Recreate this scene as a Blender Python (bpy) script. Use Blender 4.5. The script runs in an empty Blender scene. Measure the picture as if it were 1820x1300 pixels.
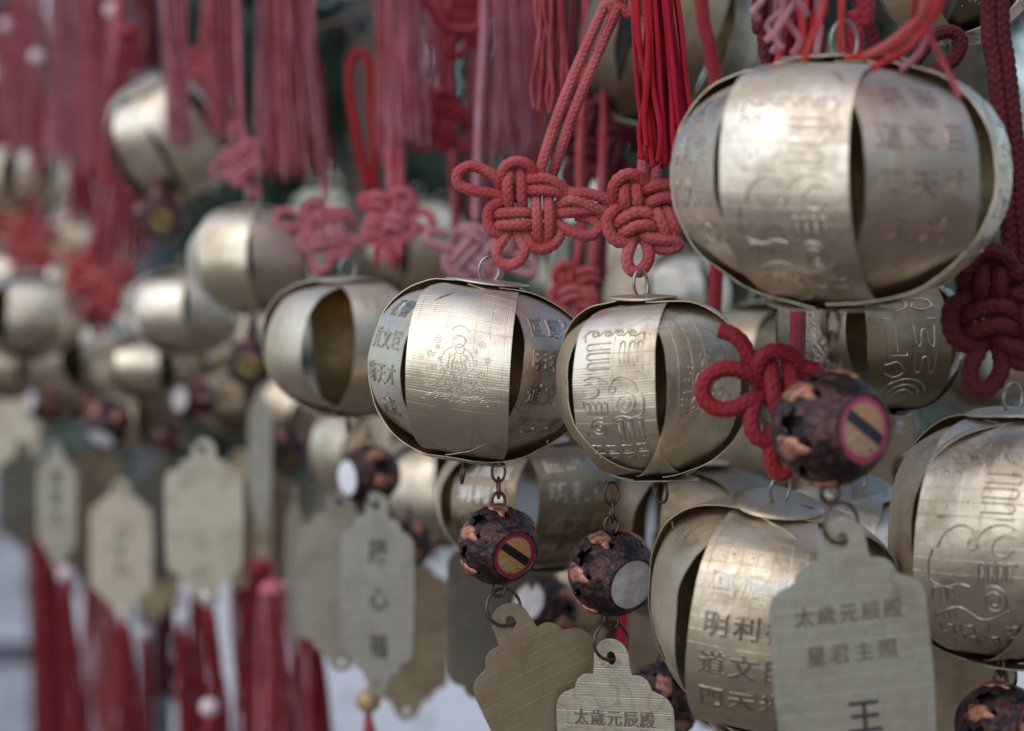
import bpy, bmesh, math, random
from mathutils import Vector, Matrix, noise

random.seed(7)
SC = bpy.context.scene
COL = SC.collection
R_ = math.radians

# ------------------------------------------------------------------ camera
CAM = Vector((0, 0, 1.5))
PITCH = R_(-2.0)
FOCUS = 0.667
DOF = 0.645
cd = bpy.data.cameras.new('camera')
cam = bpy.data.objects.new('camera', cd)
COL.objects.link(cam)
cam.location = CAM
cam.rotation_euler = (R_(90) + PITCH, 0, 0)
cd.lens = 75
cd.sensor_width = 36
cd.clip_start = 0.01
cd.clip_end = 500
cd.dof.use_dof = True
cd.dof.focus_distance = DOF
cd.dof.aperture_fstop = 8.6
SC.camera = cam

# ------------------------------------------------------------------ sky, sun, exposure
SUN_EL, SUN_AZ = 52, 215          # azimuth clockwise from +Y: behind the camera, to its left
w = bpy.data.worlds.new('World')
SC.world = w
w.use_nodes = True
nt = w.node_tree
nt.nodes.clear()
wo = nt.nodes.new('ShaderNodeOutputWorld')
bg = nt.nodes.new('ShaderNodeBackground')
sk = nt.nodes.new('ShaderNodeTexSky')
sk.sky_type = 'NISHITA'
sk.sun_disc = False
sk.sun_elevation = R_(SUN_EL)
sk.sun_rotation = R_(SUN_AZ)
sk.air_density = 1.0
sk.dust_density = 1.5
sk.ozone_density = 0.6
bg.inputs['Strength'].default_value = 0.15
nt.links.new(sk.outputs[0], bg.inputs[0])
nt.links.new(bg.outputs[0], wo.inputs[0])
sl = bpy.data.lights.new('sun', 'SUN')
sl.energy = 1.1
sl.angle = R_(130)
sl.color = (1.0, 0.94, 0.86)
sun = bpy.data.objects.new('sun', sl)
COL.objects.link(sun)
sd = Vector((math.sin(R_(SUN_AZ)) * math.cos(R_(SUN_EL)), math.cos(R_(SUN_AZ)) * math.cos(R_(SUN_EL)), math.sin(R_(SUN_EL))))
sun.rotation_euler = sd.to_track_quat('Z', 'Y').to_euler()
SC.view_settings.view_transform = 'Standard'
SC.view_settings.look = 'None'
SC.view_settings.exposure = 0.34
SC.view_settings.gamma = 1.0
SC.view_settings.use_curve_mapping = False
SC.render.engine = 'CYCLES'
SC.cycles.use_denoising = True
SC.cycles.max_bounces = 8
SC.cycles.glossy_bounces = 5
SC.cycles.diffuse_bounces = 3
SC.cycles.sample_clamp_indirect = 6

PXT = 1820 * 75 / 36.0            # pixels per unit of tangent in the 1820-wide photograph
FW = Vector((0, math.cos(PITCH), math.sin(PITCH)))
UP = Vector((0, -math.sin(PITCH), math.cos(PITCH)))
RT = Vector((1, 0, 0))

def at(px, py, d):
    return CAM + RT * ((px - 910) / PXT * d) - UP * ((py - 650) / PXT * d) + FW * d

# ------------------------------------------------------------------ small helpers
def link(o, parent=None):
    COL.objects.link(o)
    if parent is not None:
        o.parent = parent
    return o

def mesh(name, verts, faces, mat=None, parent=None, smooth=True, uvs=None, loc=None):
    me = bpy.data.meshes.new(name)
    me.from_pydata([tuple(v) for v in verts], [], faces)
    if uvs is not None:
        ul = me.uv_layers.new(name='UVMap')
        vi = [0] * len(me.loops)
        me.loops.foreach_get('vertex_index', vi)
        flat = []
        for i in vi:
            flat += [uvs[i][0], uvs[i][1]]
        ul.data.foreach_set('uv', flat)
    if smooth:
        me.polygons.foreach_set('use_smooth', [True] * len(me.polygons))
    if mat:
        me.materials.append(mat)
    o = bpy.data.objects.new(name, me)
    link(o, parent)
    if loc is not None:
        o.location = loc
    return o

def inst(name, me, parent=None, loc=(0, 0, 0), rot=(0, 0, 0), scale=(1, 1, 1)):
    o = bpy.data.objects.new(name, me)
    link(o, parent)
    o.location = loc
    o.rotation_euler = rot
    o.scale = scale
    return o

def thing(name, label, cat, loc, group=None, rot=(0, 0, 0)):
    o = bpy.data.objects.new(name, None)
    o.empty_display_size = 0.005
    link(o)
    o.location = loc
    o.rotation_euler = rot
    o['label'] = label
    o['category'] = cat
    if group:
        o['group'] = group
    return o

def tag(o, label, cat, group=None):
    o['label'] = label
    o['category'] = cat
    if group:
        o['group'] = group

# ------------------------------------------------------------------ materials
class N:
    def __init__(s, name):
        s.m = bpy.data.materials.new(name)
        s.m.use_nodes = True
        s.t = s.m.node_tree
        s.b = s.t.nodes['Principled BSDF']
        s.out = s.t.nodes['Material Output']
    def n(s, typ, **kw):
        x = s.t.nodes.new(typ)
        for k, v in kw.items():
            setattr(x, k, v)
        return x
    def l(s, a, b):
        s.t.links.new(a, b)
    def math(s, op, a, b=None, c=None, clamp=False):
        x = s.n('ShaderNodeMath', operation=op, use_clamp=clamp)
        for i, v in enumerate((a, b, c)):
            if v is None:
                continue
            if isinstance(v, (int, float)):
                x.inputs[i].default_value = v
            else:
                s.l(v, x.inputs[i])
        return x.outputs[0]
    def mix(s, f, a, b):
        x = s.n('ShaderNodeMix', data_type='RGBA')
        for i, v in ((0, f), (6, a), (7, b)):
            if isinstance(v, (int, float)):
                x.inputs[i].default_value = v
            elif isinstance(v, tuple):
                x.inputs[i].default_value = (*v[:3], 1)
            else:
                s.l(v, x.inputs[i])
        return x.outputs[2]
    def noise(s, vec, scale, detail=4, rough=0.55):
        x = s.n('ShaderNodeTexNoise')
        x.inputs['Scale'].default_value = scale
        x.inputs['Detail'].default_value = detail
        x.inputs['Roughness'].default_value = rough
        if vec is not None:
            s.l(vec, x.inputs['Vector'])
        return x.outputs['Fac']
    def ramp(s, f, lo, hi, smooth=False):
        x = s.n('ShaderNodeMapRange')
        x.clamp = True
        if smooth:
            x.interpolation_type = 'SMOOTHSTEP'
        x.inputs[1].default_value = lo
        x.inputs[2].default_value = hi
        s.l(f, x.inputs[0])
        return x.outputs[0]
    def bump(s, h, dist, strength=1.0, prev=None):
        x = s.n('ShaderNodeBump')
        x.inputs['Strength'].default_value = strength
        x.inputs['Distance'].default_value = dist
        s.l(h, x.inputs['Height'])
        if prev is not None:
            s.l(prev, x.inputs['Normal'])
        return x.outputs[0]

def brass(name, col, dark, rough, stain=0.5, grid=0.42, hatch=1.0, metallic=1.0, period=4.6):
    """Thin stamped sheet: fine hatching, an engraved square grid, stains and hairline scratches. UVs are in mm."""
    q = N(name)
    uv = q.n('ShaderNodeUVMap').outputs[0]
    sep = q.n('ShaderNodeSeparateXYZ')
    q.l(uv, sep.inputs[0])
    u, v = sep.outputs[0], sep.outputs[1]
    obj = q.n('ShaderNodeTexCoord').outputs['Object']
    info = q.n('ShaderNodeObjectInfo').outputs['Random']
    off = q.n('ShaderNodeVectorMath', operation='ADD')
    q.l(obj, off.inputs[0])
    cmb = q.n('ShaderNodeCombineXYZ')
    q.l(q.math('MULTIPLY', info, 3.7), cmb.inputs[0])
    q.l(q.math('MULTIPLY', info, 1.9), cmb.inputs[2])
    q.l(cmb.outputs[0], off.inputs[1])
    P = off.outputs[0]
    n1 = q.noise(P, 55, 5, 0.6)
    n2 = q.noise(P, 260, 5, 0.65)
    n3 = q.noise(P, 22, 3, 0.5)
    st = q.math('MULTIPLY', q.ramp(q.math('ADD', q.math('MULTIPLY', n1, 0.75), q.math('MULTIPLY', n2, 0.25)), 0.46, 0.62), stain)
    c = q.mix(st, col, dark)
    wm = q.noise(P, 90, 2, 0.4)
    tide = q.math('MULTIPLY', q.ramp(q.math('ABSOLUTE', q.math('SUBTRACT', wm, 0.52)), 0.035, 0.0), q.ramp(n3, 0.46, 0.60))
    c = q.mix(q.math('MULTIPLY', tide, 0.45), c, (col[0] * 0.42, col[1] * 0.36, col[2] * 0.36))
    # each strip is a little paler or yellower than the next
    c2 = q.mix(q.math('MULTIPLY', info, 0.35), c, (col[0] * 0.80, col[1] * 0.70, col[2] * 0.52))
    # small dark specks of corrosion
    vo = q.n('ShaderNodeTexVoronoi')
    vo.inputs['Scale'].default_value = 330
    q.l(P, vo.inputs['Vector'])
    sp = q.math('MULTIPLY', q.ramp(vo.outputs['Distance'], 0.14, 0.07), q.ramp(n3, 0.56, 0.66))
    c3 = q.mix(q.math('MULTIPLY', sp, 0.75), c2, (0.10, 0.07, 0.04))
    q.l(c3, q.b.inputs['Base Color'])
    q.b.inputs['Metallic'].default_value = metallic
    def gridline(x, per, wid, warp):
        f = q.math('PINGPONG', q.math('ADD', x, warp), per / 2)
        return q.ramp(f, wid, 0.0)
    wv = q.math('MULTIPLY', q.math('SUBTRACT', n3, 0.5), 1.2)
    g = q.math('MAXIMUM', gridline(u, period, 0.17, wv), gridline(v, period * 0.86, 0.17, wv))
    keep = q.ramp(n1, 0.36, 0.50)
    g = q.math('MULTIPLY', g, keep)
    h = q.math('SINE', q.math('MULTIPLY', v, 2 * math.pi / 0.80))
    h2 = q.math('SINE', q.math('MULTIPLY', u, 2 * math.pi / 0.80))
    hat = q.math('ADD', h, q.math('MULTIPLY', h2, 0.4))
    # scratches: noise stretched along one direction
    mp = q.n('ShaderNodeMapping')
    mp.inputs['Scale'].default_value = (0.9, 0.035, 1)
    mp.inputs['Rotation'].default_value = (0, 0, 0.5)
    q.l(uv, mp.inputs[0])
    sc = q.noise(mp.outputs[0], 4.0, 3, 0.7)
    scr = q.ramp(sc, 0.66, 0.76)
    hh = q.math('MULTIPLY_ADD', g, -1.0 * grid, q.math('MULTIPLY', hat, 0.06 * hatch))
    hh = q.math('MULTIPLY_ADD', scr, -0.22, hh)
    hh = q.math('MULTIPLY_ADD', n2, 0.30, hh)
    hh = q.math('MULTIPLY_ADD', n1, 1.6, hh)
    q.l(q.bump(hh, 0.00016), q.b.inputs['Normal'])
    ro = q.math('ADD', rough, q.math('MULTIPLY', q.math('SUBTRACT', n1, 0.5), 0.32))
    ro = q.math('ADD', ro, q.math('MULTIPLY', st, 0.22), clamp=True)
    q.l(ro, q.b.inputs['Roughness'])
    return q.m

B_SILVER = brass('brass_pale', (0.77, 0.71, 0.59), (0.43, 0.34, 0.235), 0.42, 0.65)
B_GOLD = brass('brass_golden', (0.70, 0.61, 0.46), (0.36, 0.27, 0.17), 0.45, 0.6)
B_PINK = brass('brass_rosy', (0.68, 0.59, 0.50), (0.42, 0.29, 0.22), 0.42, 0.65, grid=0.25)
B_SHADED = brass('brass_shaded', (0.28, 0.235, 0.165), (0.16, 0.115, 0.07), 0.42, 0.7)  # darker copy of the brass: shade of the rear rows put into the colour
B_DISC = brass('brass_disc', (0.60, 0.55, 0.46), (0.30, 0.23, 0.16), 0.42, 0.7, grid=0.25)
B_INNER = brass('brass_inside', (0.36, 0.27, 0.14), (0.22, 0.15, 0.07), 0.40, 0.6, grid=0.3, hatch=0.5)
B_FAINT = brass('brass_worn_stamp', (0.64, 0.59, 0.50), (0.36, 0.28, 0.19), 0.34, 0.4, grid=0.0, hatch=0.0)
P_LETTER = brass('plaque_letter', (0.24, 0.215, 0.18), (0.14, 0.11, 0.08), 0.34, 0.5, grid=0.0, hatch=0.0)
B_LETTER = brass('brass_letter', (0.52, 0.48, 0.41), (0.30, 0.24, 0.17), 0.26, 0.35, grid=0.0, hatch=0.0)
P_PALE = brass('plaque_pale', (0.47, 0.44, 0.36), (0.28, 0.22, 0.155), 0.42, 0.5, grid=0.30, hatch=0.4, metallic=1.0, period=5.2)
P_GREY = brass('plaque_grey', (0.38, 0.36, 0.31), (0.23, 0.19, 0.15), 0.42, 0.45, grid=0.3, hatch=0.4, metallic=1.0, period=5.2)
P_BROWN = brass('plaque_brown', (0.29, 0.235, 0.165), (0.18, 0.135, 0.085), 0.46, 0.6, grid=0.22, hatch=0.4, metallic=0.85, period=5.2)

def simple(name, col, rough=0.5, metallic=0.0, nscale=None, var=0.3, bumpd=0.0, sheen=0.0, spec=None):
    q = N(name)
    if nscale:
        obj = q.n('ShaderNodeTexCoord').outputs['Object']
        f = q.noise(obj, nscale, 5, 0.6)
        c = q.mix(q.ramp(f, 0.3, 0.7), tuple(x * (1 - var) for x in col), tuple(min(1, x * (1 + var)) for x in col))
        q.l(c, q.b.inputs['Base Color'])
        if bumpd:
            q.l(q.bump(f, bumpd), q.b.inputs['Normal'])
    else:
        q.b.inputs['Base Color'].default_value = (*col, 1)
    q.b.inputs['Roughness'].default_value = rough
    q.b.inputs['Metallic'].default_value = metallic
    if sheen:
        q.b.inputs['Sheen Weight'].default_value = sheen
    if spec is not None:
        q.b.inputs['Specular IOR Level'].default_value = spec
    return q.m

def cordmat(name, col, faded):
    """Braided nylon: colour wanders from fresh red to sun-bleached along the cord; fine fibre bump."""
    q = N(name)
    obj = q.n('ShaderNodeTexCoord').outputs['Object']
    info = q.n('ShaderNodeObjectInfo').outputs['Random']
    f = q.noise(obj, 60, 4, 0.6)
    f2 = q.noise(obj, 900, 3, 0.6)
    k = q.math('ADD', q.ramp(f, 0.38, 0.72), q.math('MULTIPLY', info, 0.35), clamp=True)
    k = q.math('MULTIPLY', k, q.math('ADD', 0.65, q.math('MULTIPLY', f2, 0.7)), clamp=True)
    c = q.mix(k, col, faded)
    q.l(c, q.b.inputs['Base Color'])
    uv = q.n('ShaderNodeUVMap').outputs[0]
    sep = q.n('ShaderNodeSeparateXYZ')
    q.l(uv, sep.inputs[0])
    # UV x: turns round the cord, UV y: length in mm ; fibres lie along the lay of each yarn
    fib = q.math('SINE', q.math('ADD', q.math('MULTIPLY', sep.outputs[0], 2 * math.pi * 26), q.math('MULTIPLY', sep.outputs[1], 7.0)))
    hh = q.math('ADD', q.math('MULTIPLY', fib, 0.25), f2)
    q.l(q.bump(hh, 0.00012), q.b.inputs['Normal'])
    q.b.inputs['Roughness'].default_value = 0.62
    q.b.inputs['Specular IOR Level'].default_value = 0.25
    q.b.inputs['Sheen Weight'].default_value = 0.04
    q.b.inputs['Sheen Tint'].default_value = (1, 0.75, 0.75, 1)
    return q.m

C_RED = cordmat('cord_red', (0.22, 0.008, 0.014), (0.27, 0.024, 0.032))
C_CORAL = cordmat('cord_coral', (0.30, 0.022, 0.030), (0.43, 0.105, 0.105))
C_DUSTY = cordmat('cord_dusty', (0.41, 0.056, 0.072), (0.48, 0.150, 0.170))
C_VIVID = cordmat('cord_vivid', (0.36, 0.002, 0.016), (0.4, 0.006, 0.024))
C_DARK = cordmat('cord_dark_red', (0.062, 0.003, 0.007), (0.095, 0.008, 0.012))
C_PINK = cordmat('cord_faded_pink', (0.40, 0.080, 0.112), (0.48, 0.190, 0.220))
C_PALE = cordmat('cord_bleached', (0.38, 0.13, 0.16), (0.44, 0.23, 0.26))
C_ORANGE = cordmat('cord_orange_red', (0.46, 0.016, 0.02), (0.5, 0.055, 0.055))
C_SCARLET = cordmat('cord_scarlet', (0.22, 0.006, 0.006), (0.28, 0.012, 0.01))

WIRE = simple('wire_steel', (0.33, 0.31, 0.29), 0.35, 1.0, 400, 0.35)
WIRE_DK = simple('wire_bronze', (0.13, 0.085, 0.07), 0.45, 0.9, 500, 0.5)
INK = simple('ink_black', (0.018, 0.018, 0.02), 0.6)
RUST = simple('ink_rust', (0.50, 0.36, 0.30), 0.45, 0.9, 500, 0.3)
BEAD = simple('bead_white', (0.72, 0.68, 0.70), 0.35)
BEAD_P = simple('bead_pinkish', (0.66, 0.52, 0.55), 0.35)
BEAD_G = simple('bead_gold', (0.40, 0.28, 0.16), 0.5, 0.3)
INNER_GOLD = simple('inner_paper_gold', (0.42, 0.27, 0.06), 0.45, 0.6, 300, 0.35)

def bell_mat():
    q = N('bell_patina')
    obj = q.n('ShaderNodeTexCoord').outputs['Object']
    f = q.noise(obj, 4.2, 6, 0.65)
    f2 = q.noise(obj, 15, 4, 0.6)
    c = q.mix(q.ramp(f, 0.45, 0.66), (0.026, 0.022, 0.027), (0.15, 0.068, 0.050))
    c = q.mix(q.math('MULTIPLY', q.ramp(f2, 0.62, 0.74), 0.5), c, (0.26, 0.20, 0.18))
    q.l(c, q.b.inputs['Base Color'])
    q.b.inputs['Metallic'].default_value = 0.75
    q.l(q.math('ADD', 0.10, q.math('MULTIPLY', f2, 0.55)), q.b.inputs['Roughness'])
    q.l(q.bump(q.math('ADD', f, q.math('MULTIPLY', f2, 0.5)), 0.0007), q.b.inputs['Normal'])
    return q.m
BELL = bell_mat()
BELL_SHADE = simple('bell_hollow_shade', (0.012, 0.009, 0.009), 0.8)  # near-black colour stands in for the shade inside the bell

def copper_mat():
    q = N('bell_copper')
    obj = q.n('ShaderNodeTexCoord').outputs['Object']
    f = q.noise(obj, 5.5, 5, 0.65)
    c = q.mix(q.ramp(f, 0.50, 0.64), (0.50, 0.22, 0.145), (0.09, 0.045, 0.035))
    q.l(c, q.b.inputs['Base Color'])
    q.b.inputs['Metallic'].default_value = 0.55
    q.b.inputs['Roughness'].default_value = 0.45
    q.l(q.bump(f, 0.0006), q.b.inputs['Normal'])
    return q.m
COPPER = copper_mat()

def sticker_mat(name, ring, gold, band, mottled):
    """A printed round sticker: coloured rim, gold field with red and black scrollwork, a dark diagonal band."""
    q = N(name)
    uv = q.n('ShaderNodeUVMap').outputs[0]
    sep = q.n('ShaderNodeSeparateXYZ')
    q.l(uv, sep.inputs[0])
    u, v = sep.outputs[0], sep.outputs[1]
    r = q.math('SQRT', q.math('ADD', q.math('MULTIPLY', u, u), q.math('MULTIPLY', v, v)))
    ca, sa = math.cos(R_(33)), math.sin(R_(33))
    across = q.math('ADD', q.math('MULTIPLY', u, sa), q.math('MULTIPLY', v, ca))
    ab = q.math('ABSOLUTE', q.math('ADD', across, -0.06))
    wv = q.noise(uv, 1.9, 1, 0.5)
    curl = q.math('SINE', q.math('MULTIPLY', wv, 42))
    lines = q.ramp(q.math('ABSOLUTE', curl), 0.62, 0.30)
    top = q.ramp(across, 0.15, 0.22)
    lc = q.mix(top, (0.05, 0.03, 0.02), (0.42, 0.03, 0.04))
    c = q.mix(q.math('MULTIPLY', lines, 0.8), gold, lc)
    c = q.mix(q.math('MULTIPLY', q.ramp(q.noise(uv, 5, 5, 0.7), 0.45, 0.7), mottled), c, (0.16, 0.10, 0.07))
    c = q.mix(q.math('MULTIPLY', q.ramp(ab, 0.19, 0.17), q.ramp(r, 0.80, 0.76)), c, band)
    c = q.mix(q.ramp(r, 0.76, 0.80), c, ring)
    c = q.mix(q.ramp(r, 0.955, 0.975), c, (0.45, 0.32, 0.33))
    q.l(c, q.b.inputs['Base Color'])
    q.b.inputs['Roughness'].default_value = 0.28
    q.b.inputs['Coat Weight'].default_value = 0.3
    return q.m
ST_RED = sticker_mat('sticker_red_gold', (0.22, 0.018, 0.045), (0.42, 0.27, 0.10), (0.012, 0.010, 0.014), 0.25)
ST_WORN = sticker_mat('sticker_worn', (0.34, 0.035, 0.085), (0.46, 0.29, 0.15), (0.02, 0.015, 0.03), 0.7)
ST_GREEN = sticker_mat('sticker_olive', (0.10, 0.045, 0.04), (0.26, 0.22, 0.06), (0.07, 0.09, 0.03), 0.5)
SHELL = simple('white_cap', (0.46, 0.42, 0.41), 0.30, 0.0, 3.0, 0.3, 0.0006)
SHELL_W = simple('bright_cap', (0.78, 0.79, 0.84), 0.30, 0.0, 3.0, 0.08)

# ------------------------------------------------------------------ tubes
def catmull(pts, ds):
    P = [Vector(p) for p in pts]
    if len(P) == 2:
        P = [P[0], P[0].lerp(P[1], 0.5), P[1]]
    P = [P[0] * 2 - P[1]] + P + [P[-1] * 2 - P[-2]]
    dense = []
    for i in range(1, len(P) - 2):
        a, b, c, d = P[i - 1:i + 3]
        n = max(4, int((c - b).length / ds * 1.5))
        for k in range(n):
            t = k / n
            dense.append(0.5 * ((2 * b) + (c - a) * t + (2 * a - 5 * b + 4 * c - d) * t * t + (3 * b - a - 3 * c + d) * t ** 3))
    dense.append(P[-2].copy())
    out = [dense[0]]
    acc = 0.0
    for i in range(1, len(dense)):
        seg = dense[i] - dense[i - 1]
        L = seg.length
        if L < 1e-9:
            continue
        pos = 0.0
        while acc + (L - pos) >= ds:
            pos += ds - acc
            acc = 0.0
            out.append(dense[i - 1] + seg * (pos / L))
        acc += L - pos
    if (out[-1] - dense[-1]).length > ds * 0.3:
        out.append(dense[-1])
    return out

def tube_data(pts, r, ds, n=8, braid=0.0, pitch=None, k=5, taper=None, cap=True):
    path = catmull(pts, ds)
    m = len(path)
    V, F, U = [], [], []
    t0 = (path[1] - path[0]).normalized()
    ref = Vector((0, -1, 0)) if abs(t0.y) < 0.9 else Vector((1, 0, 0))
    nrm = (ref - t0 * ref.dot(t0)).normalized()
    pitch = pitch or r * 1.35
    L = 0.0
    for i, p in enumerate(path):
        t = (path[min(i + 1, m - 1)] - path[max(i - 1, 0)]).normalized()
        nrm = (nrm - t * nrm.dot(t)).normalized()
        bi = t.cross(nrm)
        if i:
            L += (p - path[i - 1]).length
        rr = r
        if taper:
            rr = r * taper(i / (m - 1))
        if cap and (i == 0 or i == m - 1):
            rr *= 0.55
        for j in range(n + 1):
            a = 2 * math.pi * j / n
            q = rr
            if braid:
                u_, v_ = k * j / n, L / pitch
                u2 = (2 * u_) % (2 * k)
                ci = int(u2 + 1e-6)
                x_ = u2 - ci
                ph = v_ + 0.5 * (ci % 2) + (0.55 if ci % 2 else -0.55) * (x_ - 0.5)
                h_ = (abs(math.sin(math.pi * ph)) ** 0.55) * (max(0.0, math.sin(math.pi * (0.12 + 0.76 * x_))) ** 0.6)
                q = rr * (1 - braid + braid * 1.15 * h_)
            V.append(p + (nrm * math.cos(a) + bi * math.sin(a)) * q)
            U.append((j / n, L * 1000))
    for i in range(m - 1):
        for j in range(n):
            a = i * (n + 1) + j
            F.append((a, a + 1, a + n + 2, a + n + 1))
    if cap:
        F.append(tuple(range(n))[::-1])
        b = (m - 1) * (n + 1)
        F.append(tuple(range(b, b + n)))
    return V, F, U

def tube(name, pts, r, mat, parent=None, ds=None, origin=None, **kw):
    o = origin if origin is not None else (parent.location if parent is not None else Vector((0, 0, 0)))
    pts = [Vector(p) - o for p in pts]
    V, F, U = tube_data(pts, r, ds or r * 0.8, **kw)
    ob = mesh(name, V, F, mat, parent, True, U)
    return ob

def ring_data(r, wr, n=28, m=8, squash=1.0, gap=0.0):
    V, F = [], []
    tot = n if gap == 0 else n
    span = 2 * math.pi - gap
    for i in range(n + (1 if gap else 0)):
        a = gap / 2 + span * i / n
        c = Vector((math.cos(a) * r, 0, math.sin(a) * r * squash))
        er = Vector((math.cos(a), 0, math.sin(a)))
        for j in range(m):
            b = 2 * math.pi * j / m
            V.append(c + er * (math.cos(b) * wr) + Vector((0, 1, 0)) * (math.sin(b) * wr))
    rows = n + (1 if gap else 0)
    for i in range(rows if not gap else rows - 1):
        for j in range(m):
            i2 = (i + 1) % rows
            F.append((i * m + j, i * m + (j + 1) % m, i2 * m + (j + 1) % m, i2 * m + j))
    return V, F

_ringcache = {}
def ring(name, parent, loc, r, wr=0.00055, yaw=0.0, mat=None, squash=1.0, gap=0.0, roll=0.0):
    key = (round(r, 5), wr, squash, gap, mat.name)
    if key not in _ringcache:
        V, F = ring_data(r, wr, squash=squash, gap=gap)
        me = bpy.data.meshes.new('ring')
        me.from_pydata([tuple(v) for v in V], [], F)
        me.polygons.foreach_set('use_smooth', [True] * len(me.polygons))
        me.materials.append(mat)
        _ringcache[key] = me
    return inst(name, _ringcache[key], parent, loc, (0, roll, yaw))

# ------------------------------------------------------------------ flat artwork (2-D, in mm) later laid on strips and plaques
def eval_mesh(curve):
    o = bpy.data.objects.new('tmp', curve)
    COL.objects.link(o)
    bpy.context.view_layer.update()
    dg = bpy.context.evaluated_depsgraph_get()
    me = bpy.data.meshes.new_from_object(o.evaluated_get(dg))
    V = [v.co.copy() for v in me.vertices]
    F = [tuple(p.vertices) for p in me.polygons]
    bpy.data.objects.remove(o)
    bpy.data.meshes.remove(me)
    return V, F

def text_art(body, size, h, bold=0.012, lead=1.15, track=1.15, bevel=0.35):
    c = bpy.data.curves.new('t', 'FONT')
    c.body = body
    c.size = 1.0
    c.align_x = 'CENTER'
    c.align_y = 'CENTER'
    c.space_line = lead
    c.space_character = track
    c.resolution_u = 2
    c.offset = bold
    c.extrude = 0.5
    V, F = eval_mesh(c)
    bpy.data.curves.remove(c)
    # sloped stamped sides: top faces at height h, bottoms sunk a little into the sheet
    V = [Vector((v.x * size, v.y * size, h if v.z > 0 else -0.1)) for v in V]
    return V, F

def stroke_art(lines, wid, h):
    """Raised half-round lines: lines are lists of (x, y) in mm."""
    V, F = [], []
    prof = [(-1, -0.08), (-0.75, h * 0.7), (0, h), (0.75, h * 0.7), (1, -0.08)]
    for L in lines:
        P = [Vector((p[0], p[1], 0)) for p in L]
        b = len(V)
        for i, p in enumerate(P):
            t = P[min(i + 1, len(P) - 1)] - P[max(i - 1, 0)]
            t.normalize()
            nx = Vector((-t.y, t.x, 0))
            for s, z in prof:
                q = p + nx * (s * wid)
                V.append(Vector((q.x, q.y, z)))
        for i in range(len(P) - 1):
            for j in range(4):
                a = b + i * 5 + j
                F.append((a, a + 1, a + 6, a + 5))
    return V, F

def smooth2(pts, per=5):
    P = [Vector((p[0], p[1], 0)) for p in pts]
    P = [P[0] * 2 - P[1]] + P + [P[-1] * 2 - P[-2]]
    out = []
    for i in range(1, len(P) - 2):
        a, b, c, d = P[i - 1:i + 3]
        for k in range(per):
            t = k / per
            q = 0.5 * ((2 * b) + (c - a) * t + (2 * a - 5 * b + 4 * c - d) * t * t + (3 * b - a - 3 * c + d) * t ** 3)
            out.append((q.x, q.y))
    out.append((P[-2].x, P[-2].y))
    return out

def arc(cx, cy, r, a0, a1, n=10, ry=None):
    return [(cx + r * math.cos(R_(a0 + (a1 - a0) * i / n)), cy + (ry or r) * math.sin(R_(a0 + (a1 - a0) * i / n))) for i in range(n + 1)]

def spiral(cx, cy, r, turns, a0=0, cw=1, n=36):
    return [(cx + r * (1 - 0.85 * i / n) * math.cos(R_(a0) + cw * turns * 2 * math.pi * i / n),
             cy + r * (1 - 0.85 * i / n) * math.sin(R_(a0) + cw * turns * 2 * math.pi * i / n)) for i in range(n + 1)]

def talisman_lines():
    """A stamped charm script: a row of curls, nested hairpins round a stem, spirals, meanders, boxes (x -11..11, y -22..22 mm)."""
    L = []
    L.append([(-10.6, -21), (-10.6, 17.5), (-9, 20)])
    L.append([(10.6, -21), (10.6, 17.5)])
    L.append(smooth2([(-9.5, 16), (-9.8, 18.6), (-7, 19.4), (-5.4, 17.6), (-3.6, 19.3), (-1.6, 17.4), (0.2, 19.2), (2.2, 17.3), (4.2, 19), (6, 17.2), (8.3, 18.4), (9, 16)]))
    for x in (-6.6, -2.6, 1.2, 5.0):
        L.append(arc(x, 18.2, 0.9, 0, 330))
    L.append([(0, 16.8), (0, 2.2)])
    for i, y in enumerate((15.0, 12.2, 9.4)):
        w_ = 7.8 - i * 0.4
        L.append([(-0.9, y), (-w_, y)] + arc(-w_, y - 0.9, 0.9, 90, 270, 8) + [(-0.9, y - 1.8)])
    for i, x in enumerate((2.0, 4.9, 7.4)):
        L.append([(x, 9), (x, 14.6)] + arc(x + 0.7, 14.6, 0.7, 180, 0, 7) + [(x + 1.4, 9 - i)])
    L.append([(-8.2, 6.4), (8.2, 6.4)])
    L.append(smooth2([(-9, 4.6), (-6, 5.5), (-2.6, 4.6), (-0.6, 2.6), (0.4, 4.4), (3.2, 5.0), (6.2, 3.4), (7.6, 0.6)]))
    L.append(arc(0, 1.6, 1.0, 0, 360, 14))
    L.append(smooth2([(-9, 3.2), (-6.6, 3.6), (-4.4, 2.2), (-4.6, 0.2), (-7, -0.4), (-8.6, 1.0)]))
    L.append(spiral(3.8, -2.6, 3.4, 2.0, 90, -1))
    L.append(spiral(-4.8, -9.2, 3.0, 2.0, 60, 1))
    L.append([(-9.2, -1.6), (-9.2, -12)])
    for i in range(4):
        x = -8.2 + i * 1.9
        L.append([(x, -5.4), (x, -2.2)] + arc(x + 0.48, -2.2, 0.48, 180, 0, 5) + [(x + 0.96, -5.4)])
    for i in range(3):
        x = 1.0 + i * 3.0
        L.append([(x, -13.8), (x, -7.8)] + arc(x + 0.75, -7.8, 0.75, 180, 0, 6) + [(x + 1.5, -13.8)])
    L.append(smooth2([(0.4, -6.6), (2.8, -6.2), (5.6, -6.9), (8.8, -5.8), (9.4, -2.6), (8.6, 0.2)]))
    for x in (-7.6, -2.8, 2.2, 6.8):
        for y in (-15.6, -18.8):
            L.append([(x - 1.5, y), (x + 1.5, y), (x + 1.5, y - 2.2), (x - 1.5, y - 2.2), (x - 1.5, y)])
        L.append([(x, -15), (x, -21.6)])
    return L

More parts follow.
